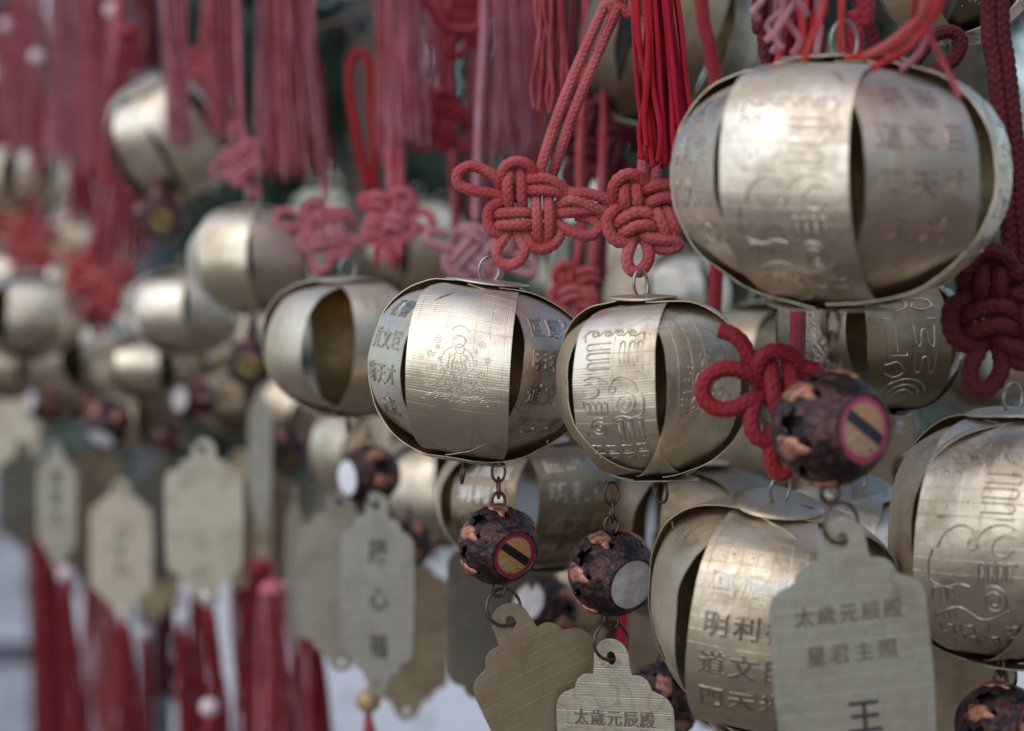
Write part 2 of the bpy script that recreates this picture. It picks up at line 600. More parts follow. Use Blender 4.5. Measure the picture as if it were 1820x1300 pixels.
def seal_lines():
    L = [[(-10, -21), (-10, 20), (10, 20), (10, -21)]]
    for y in (15, 9.5):
        L.append(smooth2([(-7, y + 2), (-2, y + 2.4), (0, y), (-3, y - 1.4), (-7, y - 0.6)]))
        L.append(smooth2([(1, y + 2.4), (6.5, y + 2.2), (8, y + 0.2), (5, y - 1), (1.6, y - 0.4), (2.2, y + 0.9)]))
    L.append([(-8.4, 5.8), (8.4, 5.8)])
    L.append([(-7, 4), (-7, -5), (-1.2, -5), (-1.2, 4)])
    L.append([(-4.2, 5), (-4.2, -4)])
    L.append(smooth2([(1, 4), (1.4, -1.5), (2.8, -2), (3.4, 2), (4.8, 2.4), (5.6, -1.6), (7, -2), (7.6, 4)]))
    L.append(smooth2([(1, -4), (1.4, -9.5), (2.8, -10), (3.4, -6), (4.8, -5.6), (5.6, -9.6), (7, -10), (7.6, -4)]))
    L.append(smooth2([(-8, -8), (-4, -7), (-2, -10), (-5, -12), (-8, -10.6)]))
    for i in range(3):
        L.append(arc(-0.5, -20, 3 + i * 2.2, 15, 165, 12))
    return L

def figure_lines(seed=1):
    """A faint seated figure among clouds, drawn with thin scratched lines."""
    rnd = random.Random(seed)
    L = [arc(0, 6, 1.5, 0, 360, 12), arc(0, 7.6, 2.2, 20, 160, 8)]
    for s in (-1, 1):
        L.append(smooth2([(s * 1.2, 4.6), (s * 3.2, 3.2), (s * 4.0, 0.2), (s * 2.6, -1.4)]))
        L.append(smooth2([(s * 2, 3), (s * 2.4, -1), (s * 4.6, -4.4), (s * 6.4, -5.4)]))
        L.append(smooth2([(s * 0.6, 2.6), (s * 1.3, -0.6), (s * 0.8, -4.6), (s * 3.4, -6)]))
        for k in range(3):
            L.append(spiral(s * (6.2 + rnd.uniform(-1, 1.4)), -1 + k * 3.4, rnd.uniform(0.7, 1.1), 1.5, rnd.uniform(0, 360), s, 20))
    for k in range(9):
        x, y = rnd.uniform(-6, 6), rnd.uniform(-7.5, -3)
        L.append(smooth2([(x, y), (x + 0.8, y + rnd.uniform(0.3, 1)), (x + 1.6, y - rnd.uniform(0, 0.6)), (x + 2.3, y + 0.5)]))
    for k in range(5):
        x, y = rnd.uniform(-3, 2.4), rnd.uniform(-2.5, 3)
        L.append(smooth2([(x, y), (x + 0.5, y - 0.8), (x - 0.3, y - 1.6), (x + 0.4, y - 2.3)]))
    L.append([(-7.5, -7.8), (7.5, -7.8)])
    return L

def combine(*arts):
    V, F = [], []
    for v, f in arts:
        b = len(V)
        V += v
        F += [tuple(i + b for i in q) for q in f]
    return V, F

ART = {
    'chars': text_art('回應聖\n明利德\n道文巨\n門天光', 6.0, 0.28, 0.02, 1.50, 1.26),
    'talisman': stroke_art(talisman_lines(), 0.25, 0.28),
    'seal': stroke_art(seal_lines(), 0.28, 0.30),
    'figure': stroke_art(figure_lines(3) + [[(x * 0.7 + 0.4, y * 0.8 - 0.6) for x, y in L] for L in figure_lines(8)] + [[(x * 1.1 - 0.3, y * 0.55 - 4.5) for x, y in L] for L in figure_lines(11)], 0.10, 0.12),
    'chars_b': text_art('明德\n道文巨\n時天才\n元光', 6.2, 0.26, 0.016, 1.55, 1.30),
    'talisman_b': stroke_art([[(-x * 0.98, y * 1.12 - 1.5) for x, y in L] for k, L in enumerate(talisman_lines()) if k % 7 != 4] + [smooth2([(-8, -16), (-3, -14), (2, -17), (8, -14)])], 0.24, 0.26),
    'plaque_top': text_art('太歲元辰殿', 5.3, 0.26, 0.006, 1.4, 1.18),
    'plaque_second': text_art('星君主照', 5.3, 0.26, 0.006, 1.4, 1.34),
}

# ------------------------------------------------------------------ lanterns
def lantern(px, py, wpx, d, label, lons=None, yaw=0.0, ratio=0.84, tilt=(0, 0), arts=None, mats=None,
            width=0.88, taper=0.34, top=True, seed=0, ringyaw=0.6, chain=True, nu=8, nv=26, disc_tilt=(0, 0), group='brass ribbon lanterns'):
    rnd = random.Random(seed * 131 + 5)
    R = wpx / 2 / PXT * d / 1.03
    H = R * ratio
    c = at(px, py, d)
    root = thing('lantern', label, 'lantern', c, group, (tilt[0], tilt[1], 0))
    ex = 2 / 2.35
    free = lons is None
    lons = lons if lons is not None else [yaw + 60 * i + rnd.uniform(-8, 8) for i in range(6)]
    K = 96
    prof = []
    for i in range(K + 1):
        f = -math.pi / 2 + math.pi * i / K
        ee = 2 / 2.6 if f > 0 else 2 / 2.05
        prof.append((R * max(0, math.cos(f)) ** ee, H * math.copysign(abs(math.sin(f)) ** ee, f)))
    arcl = [0.0]
    for i in range(K):
        arcl.append(arcl[-1] + math.hypot(prof[i + 1][0] - prof[i][0], prof[i + 1][1] - prof[i][1]))
    tot = arcl[-1]
    def prof_at(v):                       # v: metres along the strip from its middle, upward
        s = min(max(v + tot / 2, 0), tot)
        lo, hi = 0, K
        while hi - lo > 1:
            m = (lo + hi) // 2
            if arcl[m] <= s:
                lo = m
            else:
                hi = m
        t = (s - arcl[lo]) / max(1e-9, arcl[lo + 1] - arcl[lo])
        r = prof[lo][0] * (1 - t) + prof[lo + 1][0] * t
        z = prof[lo][1] * (1 - t) + prof[lo + 1][1] * t
        return r, z
    th = 0.00028
    scale = R / 0.0315
    for i, lon in enumerate(lons):
        lam = R_(lon)
        er = Vector((math.sin(lam), -math.cos(lam), 0))
        et = Vector((math.cos(lam), math.sin(lam), 0))
        wd = R * width * (rnd.uniform(0.80, 1.08) if free else rnd.uniform(0.94, 1.05))
        roff = R * ((0.022 if i % 2 else -0.02) + rnd.uniform(-0.012, 0.012))
        sd_ = rnd.uniform(0, 50)
        skew = rnd.uniform(-0.13, 0.13)
        dent = [rnd.uniform(-1, 1) for _ in range(4)]
        layer = (i - (len(lons) - 1) / 2) * 0.00045
        def surf(u, v, h=0.0):
            r, z = prof_at(v)
            q = v / (tot / 2)
            r2, z2 = prof_at(v + 0.0004)
            r1, z1 = prof_at(v - 0.0004)
            tz, tr = z2 - z1, r2 - r1
            l = math.hypot(tz, tr) or 1
            nr, nz = tz / l, -tr / l          # outward normal in the (er, ez) plane
            bulge = 1 + 0.026 * (dent[0] * math.sin(3 * q + dent[1] * 3) + dent[2] * math.cos(2 * q))
            curl = -0.16 * (u * u) / R * max(0.0, 1 - q * q)
            u = u * (1 - taper * abs(q) ** 2.4)
            h = h + roff * (1 - abs(q) ** 3) + 0.0007 * noise.noise(Vector((u * 55, v * 55, sd_))) + 0.0004 * noise.noise(Vector((u * 140, v * 140, sd_)))
            p = er * (r * bulge + nr * (h + curl)) + et * (u + skew * v * (1 - q * q)) + Vector((0, 0, z + nz * (h + curl) + layer * q))
            return p
        V, F, U = [], [], []
        def grid(h, flip):
            b = len(V)
            for a in range(nv + 1):
                v = tot * (a / nv - 0.5)
                for k in range(nu + 1):
                    u = wd * (k / nu - 0.5)
                    V.append(surf(u, v, h))
                    U.append((u * 1000, v * 1000))
            for a in range(nv):
                for k in range(nu):
                    q = b + a * (nu + 1) + k
                    f = (q, q + 1, q + nu + 2, q + nu + 1)
                    F.append(f[::-1] if flip else f)
        grid(th / 2, False)
        grid(-th / 2, True)
        for side in (-1, 1):
            b = len(V)
            for a in range(nv + 1):
                v = tot * (a / nv - 0.5)
                for h in (-th / 2, th / 2):
                    u = side * wd / 2
                    V.append(surf(u, v, h))
                    U.append((u * 1000, v * 1000))
            for a in range(nv):
                q = b + a * 2
                f = (q, q + 1, q + 3, q + 2)
                F.append(f[::-1] if side < 0 else f)
        mat = (mats[i % len(mats)] if mats else rnd.choice([B_SILVER, B_SILVER, B_GOLD]))
        st = mesh('strip', V, F, mat, root, True, U)
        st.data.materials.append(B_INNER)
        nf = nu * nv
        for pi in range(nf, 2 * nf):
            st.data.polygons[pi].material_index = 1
        art = arts[i] if arts and i < len(arts) else None
        if art:
            for spec in (art if isinstance(art, list) else [art]):
                nm, am, dv = (spec, B_LETTER, 0.0) if isinstance(spec, str) else spec
                av, af = ART[nm]
                k = wd / 0.0252
                pv = [surf(p.x * 0.001 * k, p.y * 0.001 * k * 0.98 + dv, th / 2 + p.z * 0.001) for p in av]
                pu = [(p.x, p.y) for p in av]
                mesh('lettering' if 'char' in nm else 'stamped_pattern', pv, af, am, st, 'char' not in nm, pu)
    # discs that clamp the strip ends, and their ring
    for sgn in (1, -1):
        rd = R * rnd.uniform(0.38, 0.43)
        V, F, U = [Vector((0, 0, 0))], [], [(0, 0)]
        n = 40
        for k, fr in enumerate((0.35, 0.75, 1.0)):
            for j in range(n):
                a = 2 * math.pi * j / n
                V.append(Vector((math.cos(a) * rd * fr, math.sin(a) * rd * fr, -0.0010 * fr * fr + 0.0005 * fr * math.sin(2 * a + seed))))
                U.append((math.cos(a) * rd * fr * 1000, math.sin(a) * rd * fr * 1000))
        for j in range(n):
            F.append((0, 1 + j, 1 + (j + 1) % n))
            for k in (0, 1):
                a, b = 1 + k * n + j, 1 + k * n + (j + 1) % n
                F.append((a, a + n, b + n, b))
        o = mesh('top_disc' if sgn > 0 else 'bottom_disc', V, F, B_DISC, root, True, U)
        sol = o.modifiers.new('t', 'SOLIDIFY')
        sol.thickness = 0.0004
        o.location = (0, 0, sgn * (H + 0.0022))
        o.rotation_euler = (disc_tilt[0] + rnd.uniform(-0.05, 0.05) + (math.pi if sgn < 0 else 0), disc_tilt[1] + rnd.uniform(-0.05, 0.05), 0)
    rr = 0.0036 * max(1, scale * 0.95)
    if top:
        ring('hanging_ring', root, (0, 0, H + 0.0022 + rr * 0.85), rr, 0.0005, ringyaw, WIRE, 1.15)
    ring('lower_ring', root, (0, 0, -H - 0.0022 - rr * 0.8), rr * 0.9, 0.0005, ringyaw + 1.2, WIRE_DK, 1.1)
    root['_H'] = H
    return root

# ------------------------------------------------------------------ bells
def make_bell_meshes():
    out = {}
    R = 1.0
    cut = R_(43)
    nth, nps = 44, 132
    rnd = random.Random(4)
    holes = []
    for i in range(6):
        holes.append((2 * math.pi * i / 6, R_(90 + rnd.uniform(-4, 4)), rnd.uniform(0.20, 0.25)))
        holes.append((2 * math.pi * (i + 0.42) / 6, R_(68), 0.085))
        holes.append((2 * math.pi * (i + 0.60) / 6, R_(113), 0.085))
    def pt(th, ps, r):
        return Vector((math.cos(th) * r, math.sin(th) * math.cos(ps) * r, math.sin(th) * math.sin(ps) * r))
    V, F = [], []
    for lay, base in ((0, 1.0), (1, 0.90)):
        for i in range(nth + 1):
            th = cut + (math.pi - 2 * cut) * i / nth
            for j in range(nps):
                ps = 2 * math.pi * j / nps
                p = pt(th, ps, 1)
                rr = base * (1 + 0.035 * noise.noise(p * 3.3) + 0.022 * noise.noise(p * 8))
                V.append(p * rr)
    def inhole(th, ps):
        for a, b, s in holes:
            dp = (ps - a + math.pi) % (2 * math.pi) - math.pi
            x, y = dp * math.sin(th), th - b
            r = math.hypot(x, y)
            if r < s * 1.7:
                an = math.atan2(y, x)
                lim = s * (1.0 + 0.34 * math.cos(4 * an + a * 3) + 0.22 * noise.noise(Vector((math.cos(an) * 1.6, math.sin(an) * 1.6, a * 5))))
                if r < lim:
                    return True
        return False
    off = (nth + 1) * nps
    keep = {}
    for i in range(nth):
        for j in range(nps):
            th = cut + (math.pi - 2 * cut) * (i + 0.5) / nth
            ps = 2 * math.pi * (j + 0.5) / nps
            keep[i, j] = not inhole(th, ps)
    for (i, j), k in keep.items():
        if not k:
            continue
        a, b = i * nps + j, i * nps + (j + 1) % nps
        c, d = a + nps, b + nps
        F.append((a, b, d, c))
        F.append((a + off, c + off, d + off, b + off))
        for (di, dj, e) in ((0, 1, (b, d)), (0, -1, (c, a)), (1, 0, (d, c)), (-1, 0, (a, b))):
            q = keep.get((i + di, (j + dj) % nps))
            if q is False:
                F.append((e[0], e[0] + off, e[1] + off, e[1]))
    me = bpy.data.meshes.new('bell_shell')
    me.from_pydata([tuple(v) for v in V], [], F)
    me.polygons.foreach_set('use_smooth', [True] * len(me.polygons))
    me.materials.append(BELL)
    out['shell'] = me
    # bezel: a lathe about X
    ca, sa = math.cos(cut), math.sin(cut)
    pf = [(ca - 0.06, sa + 0.045), (ca + 0.02, sa + 0.035), (ca + 0.10, sa - 0.02), (ca + 0.13, sa - 0.06), (ca + 0.13, sa - 0.09), (ca + 0.09, sa - 0.11), (ca - 0.1, sa - 0.11)]
    V, F = [], []
    n = 48
    for x, r in pf:
        for j in range(n):
            a = 2 * math.pi * j / n
            V.append(Vector((x, r * math.cos(a), r * math.sin(a))))
    for i in range(len(pf) - 1):
        for j in range(n):
            a, b = i * n + j, i * n + (j + 1) % n
            F.append((a, b, b + n, a + n))
    me = bpy.data.meshes.new('bezel')
    me.from_pydata([tuple(v) for v in V], [], F)
    me.polygons.foreach_set('use_smooth', [True] * len(me.polygons))
    me.materials.append(BELL)
    out['bezel'] = me
    # domed round cap (sticker), UV -1..1
    V, U, F = [Vector((ca + 0.128, 0, 0))], [(0, 0)], []
    for k, fr in enumerate((0.4, 0.75, 0.93, 1.0)):
        for j in range(n):
            a = 2 * math.pi * j / n
            V.append(Vector((ca + 0.128 - 0.03 * fr ** 3, math.cos(a) * (sa - 0.085) * fr, math.sin(a) * (sa - 0.085) * fr)))
            U.append((math.cos(a) * fr, math.sin(a) * fr))
    for j in range(n):
        F.append((0, 1 + j, 1 + (j + 1) % n))
        for k in range(3):
            a, b = 1 + k * n + j, 1 + k * n + (j + 1) % n
            F.append((a, a + n, b + n, b))
    out['cap'] = (V, F, U)
    # raised copper petals
    pets = []
    for i in range(6):
        for th0 in (72, 108):
            if rnd.random() < 0.12:
                continue
            ps0 = 2 * math.pi * (i + 0.5) / 6 + rnd.uniform(-0.08, 0.08)
            t0 = R_(90 + rnd.uniform(-3, 3)) if th0 == 72 else None
            if t0 is None:
                continue
            V, F = [], []
            m = 18
            ph = rnd.uniform(0, 6)
            V.append(pt(t0, ps0, 1.055))
            for k, (fr, h) in enumerate(((0.55, 1.055), (0.92, 1.045), (1.0, 1.0))):
                for j in range(m):
                    a = 2 * math.pi * j / m
                    rad = (0.25 + 0.035 * math.cos(3 * a + ph) + 0.045 * math.sin(5 * a + ph * 2)) * fr
                    V.append(pt(t0 + rad * 1.45 * math.sin(a), ps0 + rad * 0.85 * math.cos(a), h))
            for j in range(m):
                F.append((0, 1 + (j + 1) % m, 1 + j))
                for k in range(2):
                    a, b = 1 + k * m + j, 1 + k * m + (j + 1) % m
                    F.append((a, b, b + m, a + m))
            me = bpy.data.meshes.new('copper_patch')
            me.from_pydata([tuple(v) for v in V], [], F)
            me.polygons.foreach_set('use_smooth', [True] * len(me.polygons))
            me.materials.append(COPPER)
            pets.append(me)
    out['petals'] = pets
    V, F = [], []
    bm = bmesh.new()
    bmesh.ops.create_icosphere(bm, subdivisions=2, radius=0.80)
    me = bpy.data.meshes.new('shade_core')  # dark ball added so the hollow reads as shaded through the holes
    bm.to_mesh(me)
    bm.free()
    me.materials.append(BELL_SHADE)
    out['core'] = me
    return out
BM_ = make_bell_meshes()
_capcache = {}
def cap_mesh(mat):
    if mat.name not in _capcache:
        V, F, U = BM_['cap']
        o = mesh('cap_tmp', V, F, mat, None, True, U)
        _capcache[mat.name] = o.data
        bpy.data.objects.remove(o)
    return _capcache[mat.name]

def bell(px, py, rpx, d, label, face=(0.45, -0.2), caps=(ST_RED, SHELL), spin=0.0, links=1, top=True, bottom=True, group='pierced copper bells'):
    """face: where the first cap points, in units of the picture plane (right, up); the rest goes toward the viewer."""
    R = rpx / PXT * d
    c = at(px, py, d)
    root = thing('bell', label, 'bell', c, group)
    fx, fz = face
    fy = -math.sqrt(max(0.02, 1 - fx * fx - fz * fz))
    X = Vector((fx, fy, fz)).normalized()
    Y = Vector((0, 0, 1)).cross(X).normalized()
    Z = X.cross(Y)
    # the sphere axis (local x) is X ; spin turns the pierced band round it
    M = Matrix((X, Y, Z)).transposed()
    rot = (M @ Matrix.Rotation(spin, 3, 'X')).to_euler()
    rot0 = M.to_euler()
    s = (R, R, R)
    inst('shell', BM_['shell'], root, (0, 0, 0), rot, s)
    inst('shade_core', BM_['core'], root, (0, 0, 0), rot, s)
    for me in BM_['petals']:
        inst('copper_patch', me, root, (0, 0, 0), rot, s)
    for k, mt in enumerate(caps):
        M2 = M if k == 0 else M @ Matrix.Rotation(math.pi, 3, 'Z')
        e = M2.to_euler()
        bz = inst('bezel', BM_['bezel'], root, (0, 0, 0), e, s)
        o = bpy.data.objects.new('cap', cap_mesh(mt))
        link(o, bz)
    rr = R * 0.17
    if top:
        ring('loop', root, (0, 0, R * 1.10), rr, R * 0.045, 0.3, WIRE_DK, 1.2)
        for k in range(links):
            ring('chain_link', root, (0, 0, R * 1.10 + rr * (1.9 + 2.4 * k)), rr * 1.05, R * 0.038, 1.7 if k % 2 == 0 else 0.4, WIRE_DK, 1.45)
    if bottom:
        ring('loop', root, (0, 0, -R * 1.10), rr, R * 0.045, 0.3, WIRE_DK, 1.2)
    return root

# ------------------------------------------------------------------ plaques
def plaque_outline():
    L = [(0.0, 0.0)] + [(0.30 * math.sin(R_(a)), -0.30 + 0.30 * math.cos(R_(a))) for a in (20, 40, 60, 80)]
    L += [(0.31, -0.42), (0.33, -0.56)]
    for (cx, cy, r, a0, a1) in ((0.42, -0.80, 0.245, 95, 5), (0.72, -1.12, 0.30, 80, -2)):
        for k in range(8):
            a = R_(a0 + (a1 - a0) * k / 7)
            L.append((cx + r * math.cos(a), cy + r * math.sin(a)))
    L += [(1.03, -1.5), (1.04, -2.2), (1.0, -3.1)]
    for (cx, cy, r, a0, a1) in ((0.72, -3.28, 0.27, 0, -85), (0.42, -3.58, 0.25, -5, -92)):
        for k in range(7):
            a = R_(a0 + (a1 - a0) * k / 6)
            L.append((cx + r * math.cos(a), cy + r * math.sin(a)))
    L += [(0.32, -4.0)] + [(0.28 * math.cos(R_(a)), -4.05 + 0.25 * math.sin(R_(a))) for a in (-10, -40, -70)]
    L = L + [(0, -4.3)]
    full = L + [(-x, y) for x, y in L[-2:0:-1]]
    return full

def make_plaque_mesh():
    c = bpy.data.curves.new('p', 'CURVE')
    c.dimensions = '2D'
    c.fill_mode = 'BOTH'
    for pts in (plaque_outline(), [(0.085 * math.cos(R_(a)), -0.30 + 0.11 * math.sin(R_(a))) for a in range(0, 360, 24)],
                [(0.085 * math.cos(R_(a)), -4.08 + 0.085 * math.sin(R_(a))) for a in range(0, 360, 24)]):
        s = c.splines.new('POLY')
        s.points.add(len(pts) - 1)
        for q, (x, y) in zip(s.points, pts):
            q.co = (x * 20, y * 20, 0, 1)
        s.use_cyclic_u = True
    c.extrude = 0.20
    c.bevel_depth = 0.12
    c.bevel_resolution = 2
    V, F = eval_mesh(c)
    bpy.data.curves.remove(c)
    return V, F
PL_V, PL_F = make_plaque_mesh()
_plq = {}
def bend(x, y):                            # the plates are thin and not quite flat (mm in, m out)
    return 0.0
def plaque_data(mat):
    if mat.name not in _plq:
        # x -> x, y(2-D) -> z, thickness -> -y ; the hole is the origin
        o = mesh('plq', [(v.x * 0.001, -v.z * 0.001 + bend(v.x, v.y + 6.0), (v.y + 6.0) * 0.001) for v in PL_V], PL_F, mat, None, False, [(v.x + 3, v.y) for v in PL_V])
        _plq[mat.name] = o.data
        bpy.data.objects.remove(o)
    return _plq[mat.name]

_plt = {}
def plaque(px, py, d, label, scale=1.0, yaw=0.0, roll=0.0, pitch=0.0, mat=None, text=True, ink=None, inkat=(0, -44), inksize=12, ringr=0.0042, ringdx=0.0, group='scalloped brass plaques'):
    """(px, py): where the hole is in the photograph; hangs from a wire ring."""
    c = at(px, py, d)
    root = thing('plaque', label, 'plaque', c, group, (pitch, roll, yaw))
    s = (scale,) * 3
    body = inst('plate', plaque_data(mat or P_PALE), root, (0, 0, 0), (0, 0, 0), s)
    def art(nm, dx, dz, mt, part, key=None, sz=1.0, data=None):
        key = key or nm
        kk = (key, mt.name, sz, dx, dz)
        if kk not in _plt:
            av, af = data or ART[nm]
            o = mesh(part, [(p.x * 0.001 * sz, -0.00036 - p.z * 0.001 + bend(dx + p.x * sz, dz + p.y * sz), p.y * 0.001 * sz) for p in av], af, mt, None, False, [(p.x, p.y) for p in av])
            _plt[kk] = o.data
            bpy.data.objects.remove(o)
        inst(part, _plt[kk], body, (dx * 0.001, 0, dz * 0.001))
    if text:
        art('plaque_top', 0, -18.8, P_LETTER, 'lettering')
        art('plaque_second', 0, -29, P_LETTER, 'lettering')
    if ink:
        for i, (body_, dx, dz, sz) in enumerate(ink):
            k = 'ink_' + body_
            if k not in ART:
                ART[k] = text_art(body_, 1.0, 0.02, 0.015, 1.05, 1.0)
            art(k, dx, dz, INK, 'handwriting', k, sz)
    if ringr:
        ring('wire_ring', root, (ringdx, 0, ringr * 0.9), ringr, 0.00052, 0.45 - yaw, WIRE_DK, 1.0, 0.0, -roll)
    return root

# ------------------------------------------------------------------ the rack the charms hang from
RDIR = Vector((-0.36, 0.933, 0)).normalized()
RNRM = Vector((RDIR.y, -RDIR.x, 0))       # to the right of the rack line
RORG = Vector((0.02, 0.66, 0))
ZW = 1.86
WSTEP = 0.045
used_wires = set()
def wire_point(p):
    k = round((p - RORG).dot(RNRM) / WSTEP)
    used_wires.add(k)
    a = (p - RORG).dot(RDIR)
    q = RORG + RDIR * a + RNRM * (k * WSTEP)
    return Vector((q.x, q.y, ZW))

# ------------------------------------------------------------------ tassels
def tassel(x0, y0, x1, y1, w0, w1, d, label, mat, n=16, rmm=0.8, detail=False, bead=None, hang=True, ragged=0.06, mats=None, seed=0, wave=1.0, group='red tassels'):
    rnd = random.Random(seed * 77 + int(x0) * 3 + int(y1))
    px = d / PXT
    a, b = at(x0, y0, d), at(x1, y1, d)
    root = thing('tassel', label, 'tassel', a, group)
    Lm = (b - a).length
    if not detail:
        n, rmm = int(n * 1.9), rmm * 0.72
    r = rmm * 0.001
    for i in range(n):
        an = i * 2.39996 + rnd.uniform(-0.2, 0.2)
        rho = math.sqrt((i + 0.5) / n)
        ox, oy = math.cos(an) * rho, math.sin(an) * rho
        p0 = Vector((ox * w0 / 2 * px * 0.9, oy * w0 / 2 * px * 0.7, rnd.uniform(-0.001, 0.001)))
        e = (b - a) * (1 - abs(rnd.gauss(0, ragged)))
        p1 = e + Vector((ox * w1 / 2 * px, oy * w1 / 2 * px * 0.75, 0))
        wv = [Vector((rnd.uniform(-1, 1), rnd.uniform(-1, 1), 0)) * (r * 1.9 * wave) for _ in range(3)]
        pts = [p0, p0.lerp(p1, 0.3) + wv[0], p0.lerp(p1, 0.62) + wv[1], p0.lerp(p1, 0.85) + wv[2] * 0.7, p1]
        mt = rnd.choice(mats) if mats else mat
        if detail:
            V, F, U = tube_data(pts, r, 0.00045, n=12, braid=0.34, pitch=0.0012, k=2)
        else:
            V, F, U = tube_data(pts, r, max(0.004, Lm / 18), n=6)
        mesh('strand', V, F, mt, root, True, U)
    # bound head
    hd = 0.006
    V, F, U = tube_data([Vector((0, 0, -0.002)), Vector((0, 0, hd * 0.5)), Vector((0, 0, hd))], max(w0 / 2 * px * 0.95, 0.002), 0.001, n=14, taper=lambda t: 1.0 - 0.5 * t * t)
    mesh('binding', V, F, mat, root, True, U)
    ztop = hd
    if bead:
        bm = bmesh.new()
        bmesh.ops.create_uvsphere(bm, u_segments=20, v_segments=12, radius=bead[1] * 0.001)
        me = bpy.data.meshes.new('bead')
        bm.to_mesh(me)
        bm.free()
        me.polygons.foreach_set('use_smooth', [True] * len(me.polygons))
        me.materials.append(bead[0])
        inst('bead', me, root, (0, 0, hd + bead[1] * 0.0009))
        ztop = hd + bead[1] * 0.0018
    if hang:
        w_ = wire_point(a)
        V, F, U = tube_data([Vector((0, 0, ztop - 0.002)), Vector((0.002, 0, (w_.z - a.z) * 0.5)), w_ - a], 0.0011, 0.006, n=6)
        mesh('hanging_cord', V, F, mat, root, True, U)
    else:
        V, F, U = tube_data([Vector((0, 0, ztop - 0.002)), Vector((0.0005, 0, ztop + 0.004)), Vector((0, 0, ztop + 0.010))], 0.0007, 0.003, n=6)
        mesh('thread', V, F, mat, root, True, U)
    return root

# ------------------------------------------------------------------ knots (paths in the units of a zoomed crop: 3.7146 crop px to 1 photo px)
KNOT_A = dict(center=(600, 430), r=39, segs=[
    ('loop', [(600, 350, -40), (500, 322, -28), (430, 290, 0), (330, 215, 10), (215, 168, 12), (128, 212, 12), (130, 288, 12), (220, 330, 12), (330, 348, 5), (440, 365, -12), (560, 380, -40)]),
    ('arch', [(398, 330, -30), (402, 250, 20), (440, 172, 40), (515, 143, 45), (590, 168, 40), (622, 235, 15), (612, 300, -40)]),
    ('cord', [(470, 470, -45), (462, 425, 15), (455, 370, 48), (450, 300, 50), (462, 235, 20), (478, 185, -30)]),
    ('cord', [(552, 470, -45), (548, 425, 15), (545, 370, 48), (545, 300, 50), (540, 230, 22), (535, 180, -30)]),
    ('cord', [(530, 275, -35), (600, 262, 30), (700, 256, 52), (785, 292, 35), (845, 355, 5), (860, 440, -40)]),
    ('cord', [(530, 345, -35), (600, 333, 35), (700, 332, 52), (780, 348, 30), (825, 395, -20), (820, 450, -50)]),
    ('cord', [(640, 340, -45), (640, 395, 20), (645, 470, 50), (648, 560, 50), (655, 640, 20), (690, 690, -40)]),
    ('cord', [(722, 340, -45), (722, 395, 20), (726, 470, 50), (728, 560, 50), (722, 630, 20), (680, 690, -45)]),
    ('arch', [(560, 580, -35), (588, 660, 10), (650, 714, 18), (730, 705, 20), (792, 640, 15), (800, 560, -25)]),
    ('cord', [(345, 500, -40), (400, 486, 30), (480, 480, 52), (560, 480, 42), (625, 484, -20), (690, 490, -45)]),
    ('cord', [(345, 580, -40), (400, 562, 30), (480, 560, 52), (560, 562, 42), (625, 566, -20), (690, 570, -45)]),
    ('arch', [(470, 400, -35), (395, 412, 15), (335, 455, 25), (322, 530, 28), (350, 600, 22), (415, 612, 0), (480, 590, -35)]),
    ('loop', [(455, 570, -35), (432, 640, 5), (386, 715, 18), (392, 790, 20), (452, 824, 22), (530, 796, 22), (566, 725, 12), (535, 655, 0), (505, 580, -35)]),
    ('loop', [(740, 500, -40), (800, 560, 5), (910, 618, 18), (1005, 628, 10), (1050, 580, 0), (1010, 520, -20), (900, 490, -40)]),
])
KNOT_A_LINKS = [
    ('cord', [(800, 330, -10), (890, 350, 28), (980, 352, 25), (1080, 380, 10), (1190, 430, -30)]),
    ('cord', [(760, 440, -30), (860, 395, 30), (940, 410, 32), (1030, 450, 15), (1130, 485, -30)]),
    ('cord', [(730, 490, -30), (820, 480, 15), (930, 470, 15), (1020, 455, 0), (1110, 440, -30)]),
]
KNOT_B = dict(center=(1340, 470), r=43, segs=[
    ('arch', [(1190, 440, -40), (1150, 370, 15), (1160, 290, 35), (1225, 232, 42), (1310, 238, 40), (1370, 300, 15), (1390, 380, -40)]),
    ('cord', [(1240, 280, -30), (1222, 340, 30), (1225, 400, 48), (1240, 460, 0), (1250, 520, -45)]),
    ('cord', [(1310, 270, -30), (1305, 335, 35), (1310, 400, 48), (1310, 450, 0), (1310, 520, -45)]),
    ('cord', [(1320, 350, -30), (1390, 315, 35), (1470, 295, 45), (1540, 300, 20), (1590, 350, -30)]),
    ('cord', [(1340, 430, -30), (1400, 408, 35), (1480, 378, 45), (1545, 385, 20), (1590, 420, -30)]),
    ('cord', [(1420, 430, -40), (1445, 490, 40), (1480, 560, 48), (1505, 630, 20), (1500, 690, -40)]),
    ('cord', [(1490, 420, -40), (1515, 490, 35), (1545, 560, 45), (1560, 620, 20), (1560, 680, -30)]),
    ('cord', [(1150, 570, -40), (1210, 520, 30), (1290, 478, 50), (1370, 482, 45), (1430, 520, 0), (1470, 560, -45)]),
    ('cord', [(1180, 640, -40), (1240, 598, 30), (1310, 565, 50), (1380, 562, 45), (1440, 580, 0), (1480, 600, -45)]),
    ('arch', [(1240, 420, -40), (1170, 450, 10), (1112, 520, 25), (1120, 600, 28), (1170, 662, 20), (1260, 670, -5), (1310, 630, -45)]),
    ('arch', [(1330, 600, -40), (1390, 640, 25), (1470, 655, 35), (1560, 660, 25), (1570, 700, 5), (1480, 715, -5), (1390, 680, -35)]),
    ('loop', [(1290, 620, -40), (1262, 700, 10), (1240, 780, 22), (1262, 850, 25), (1325, 862, 25), (1375, 800, 15), (1385, 730, 5), (1360, 640, -35)]),
])

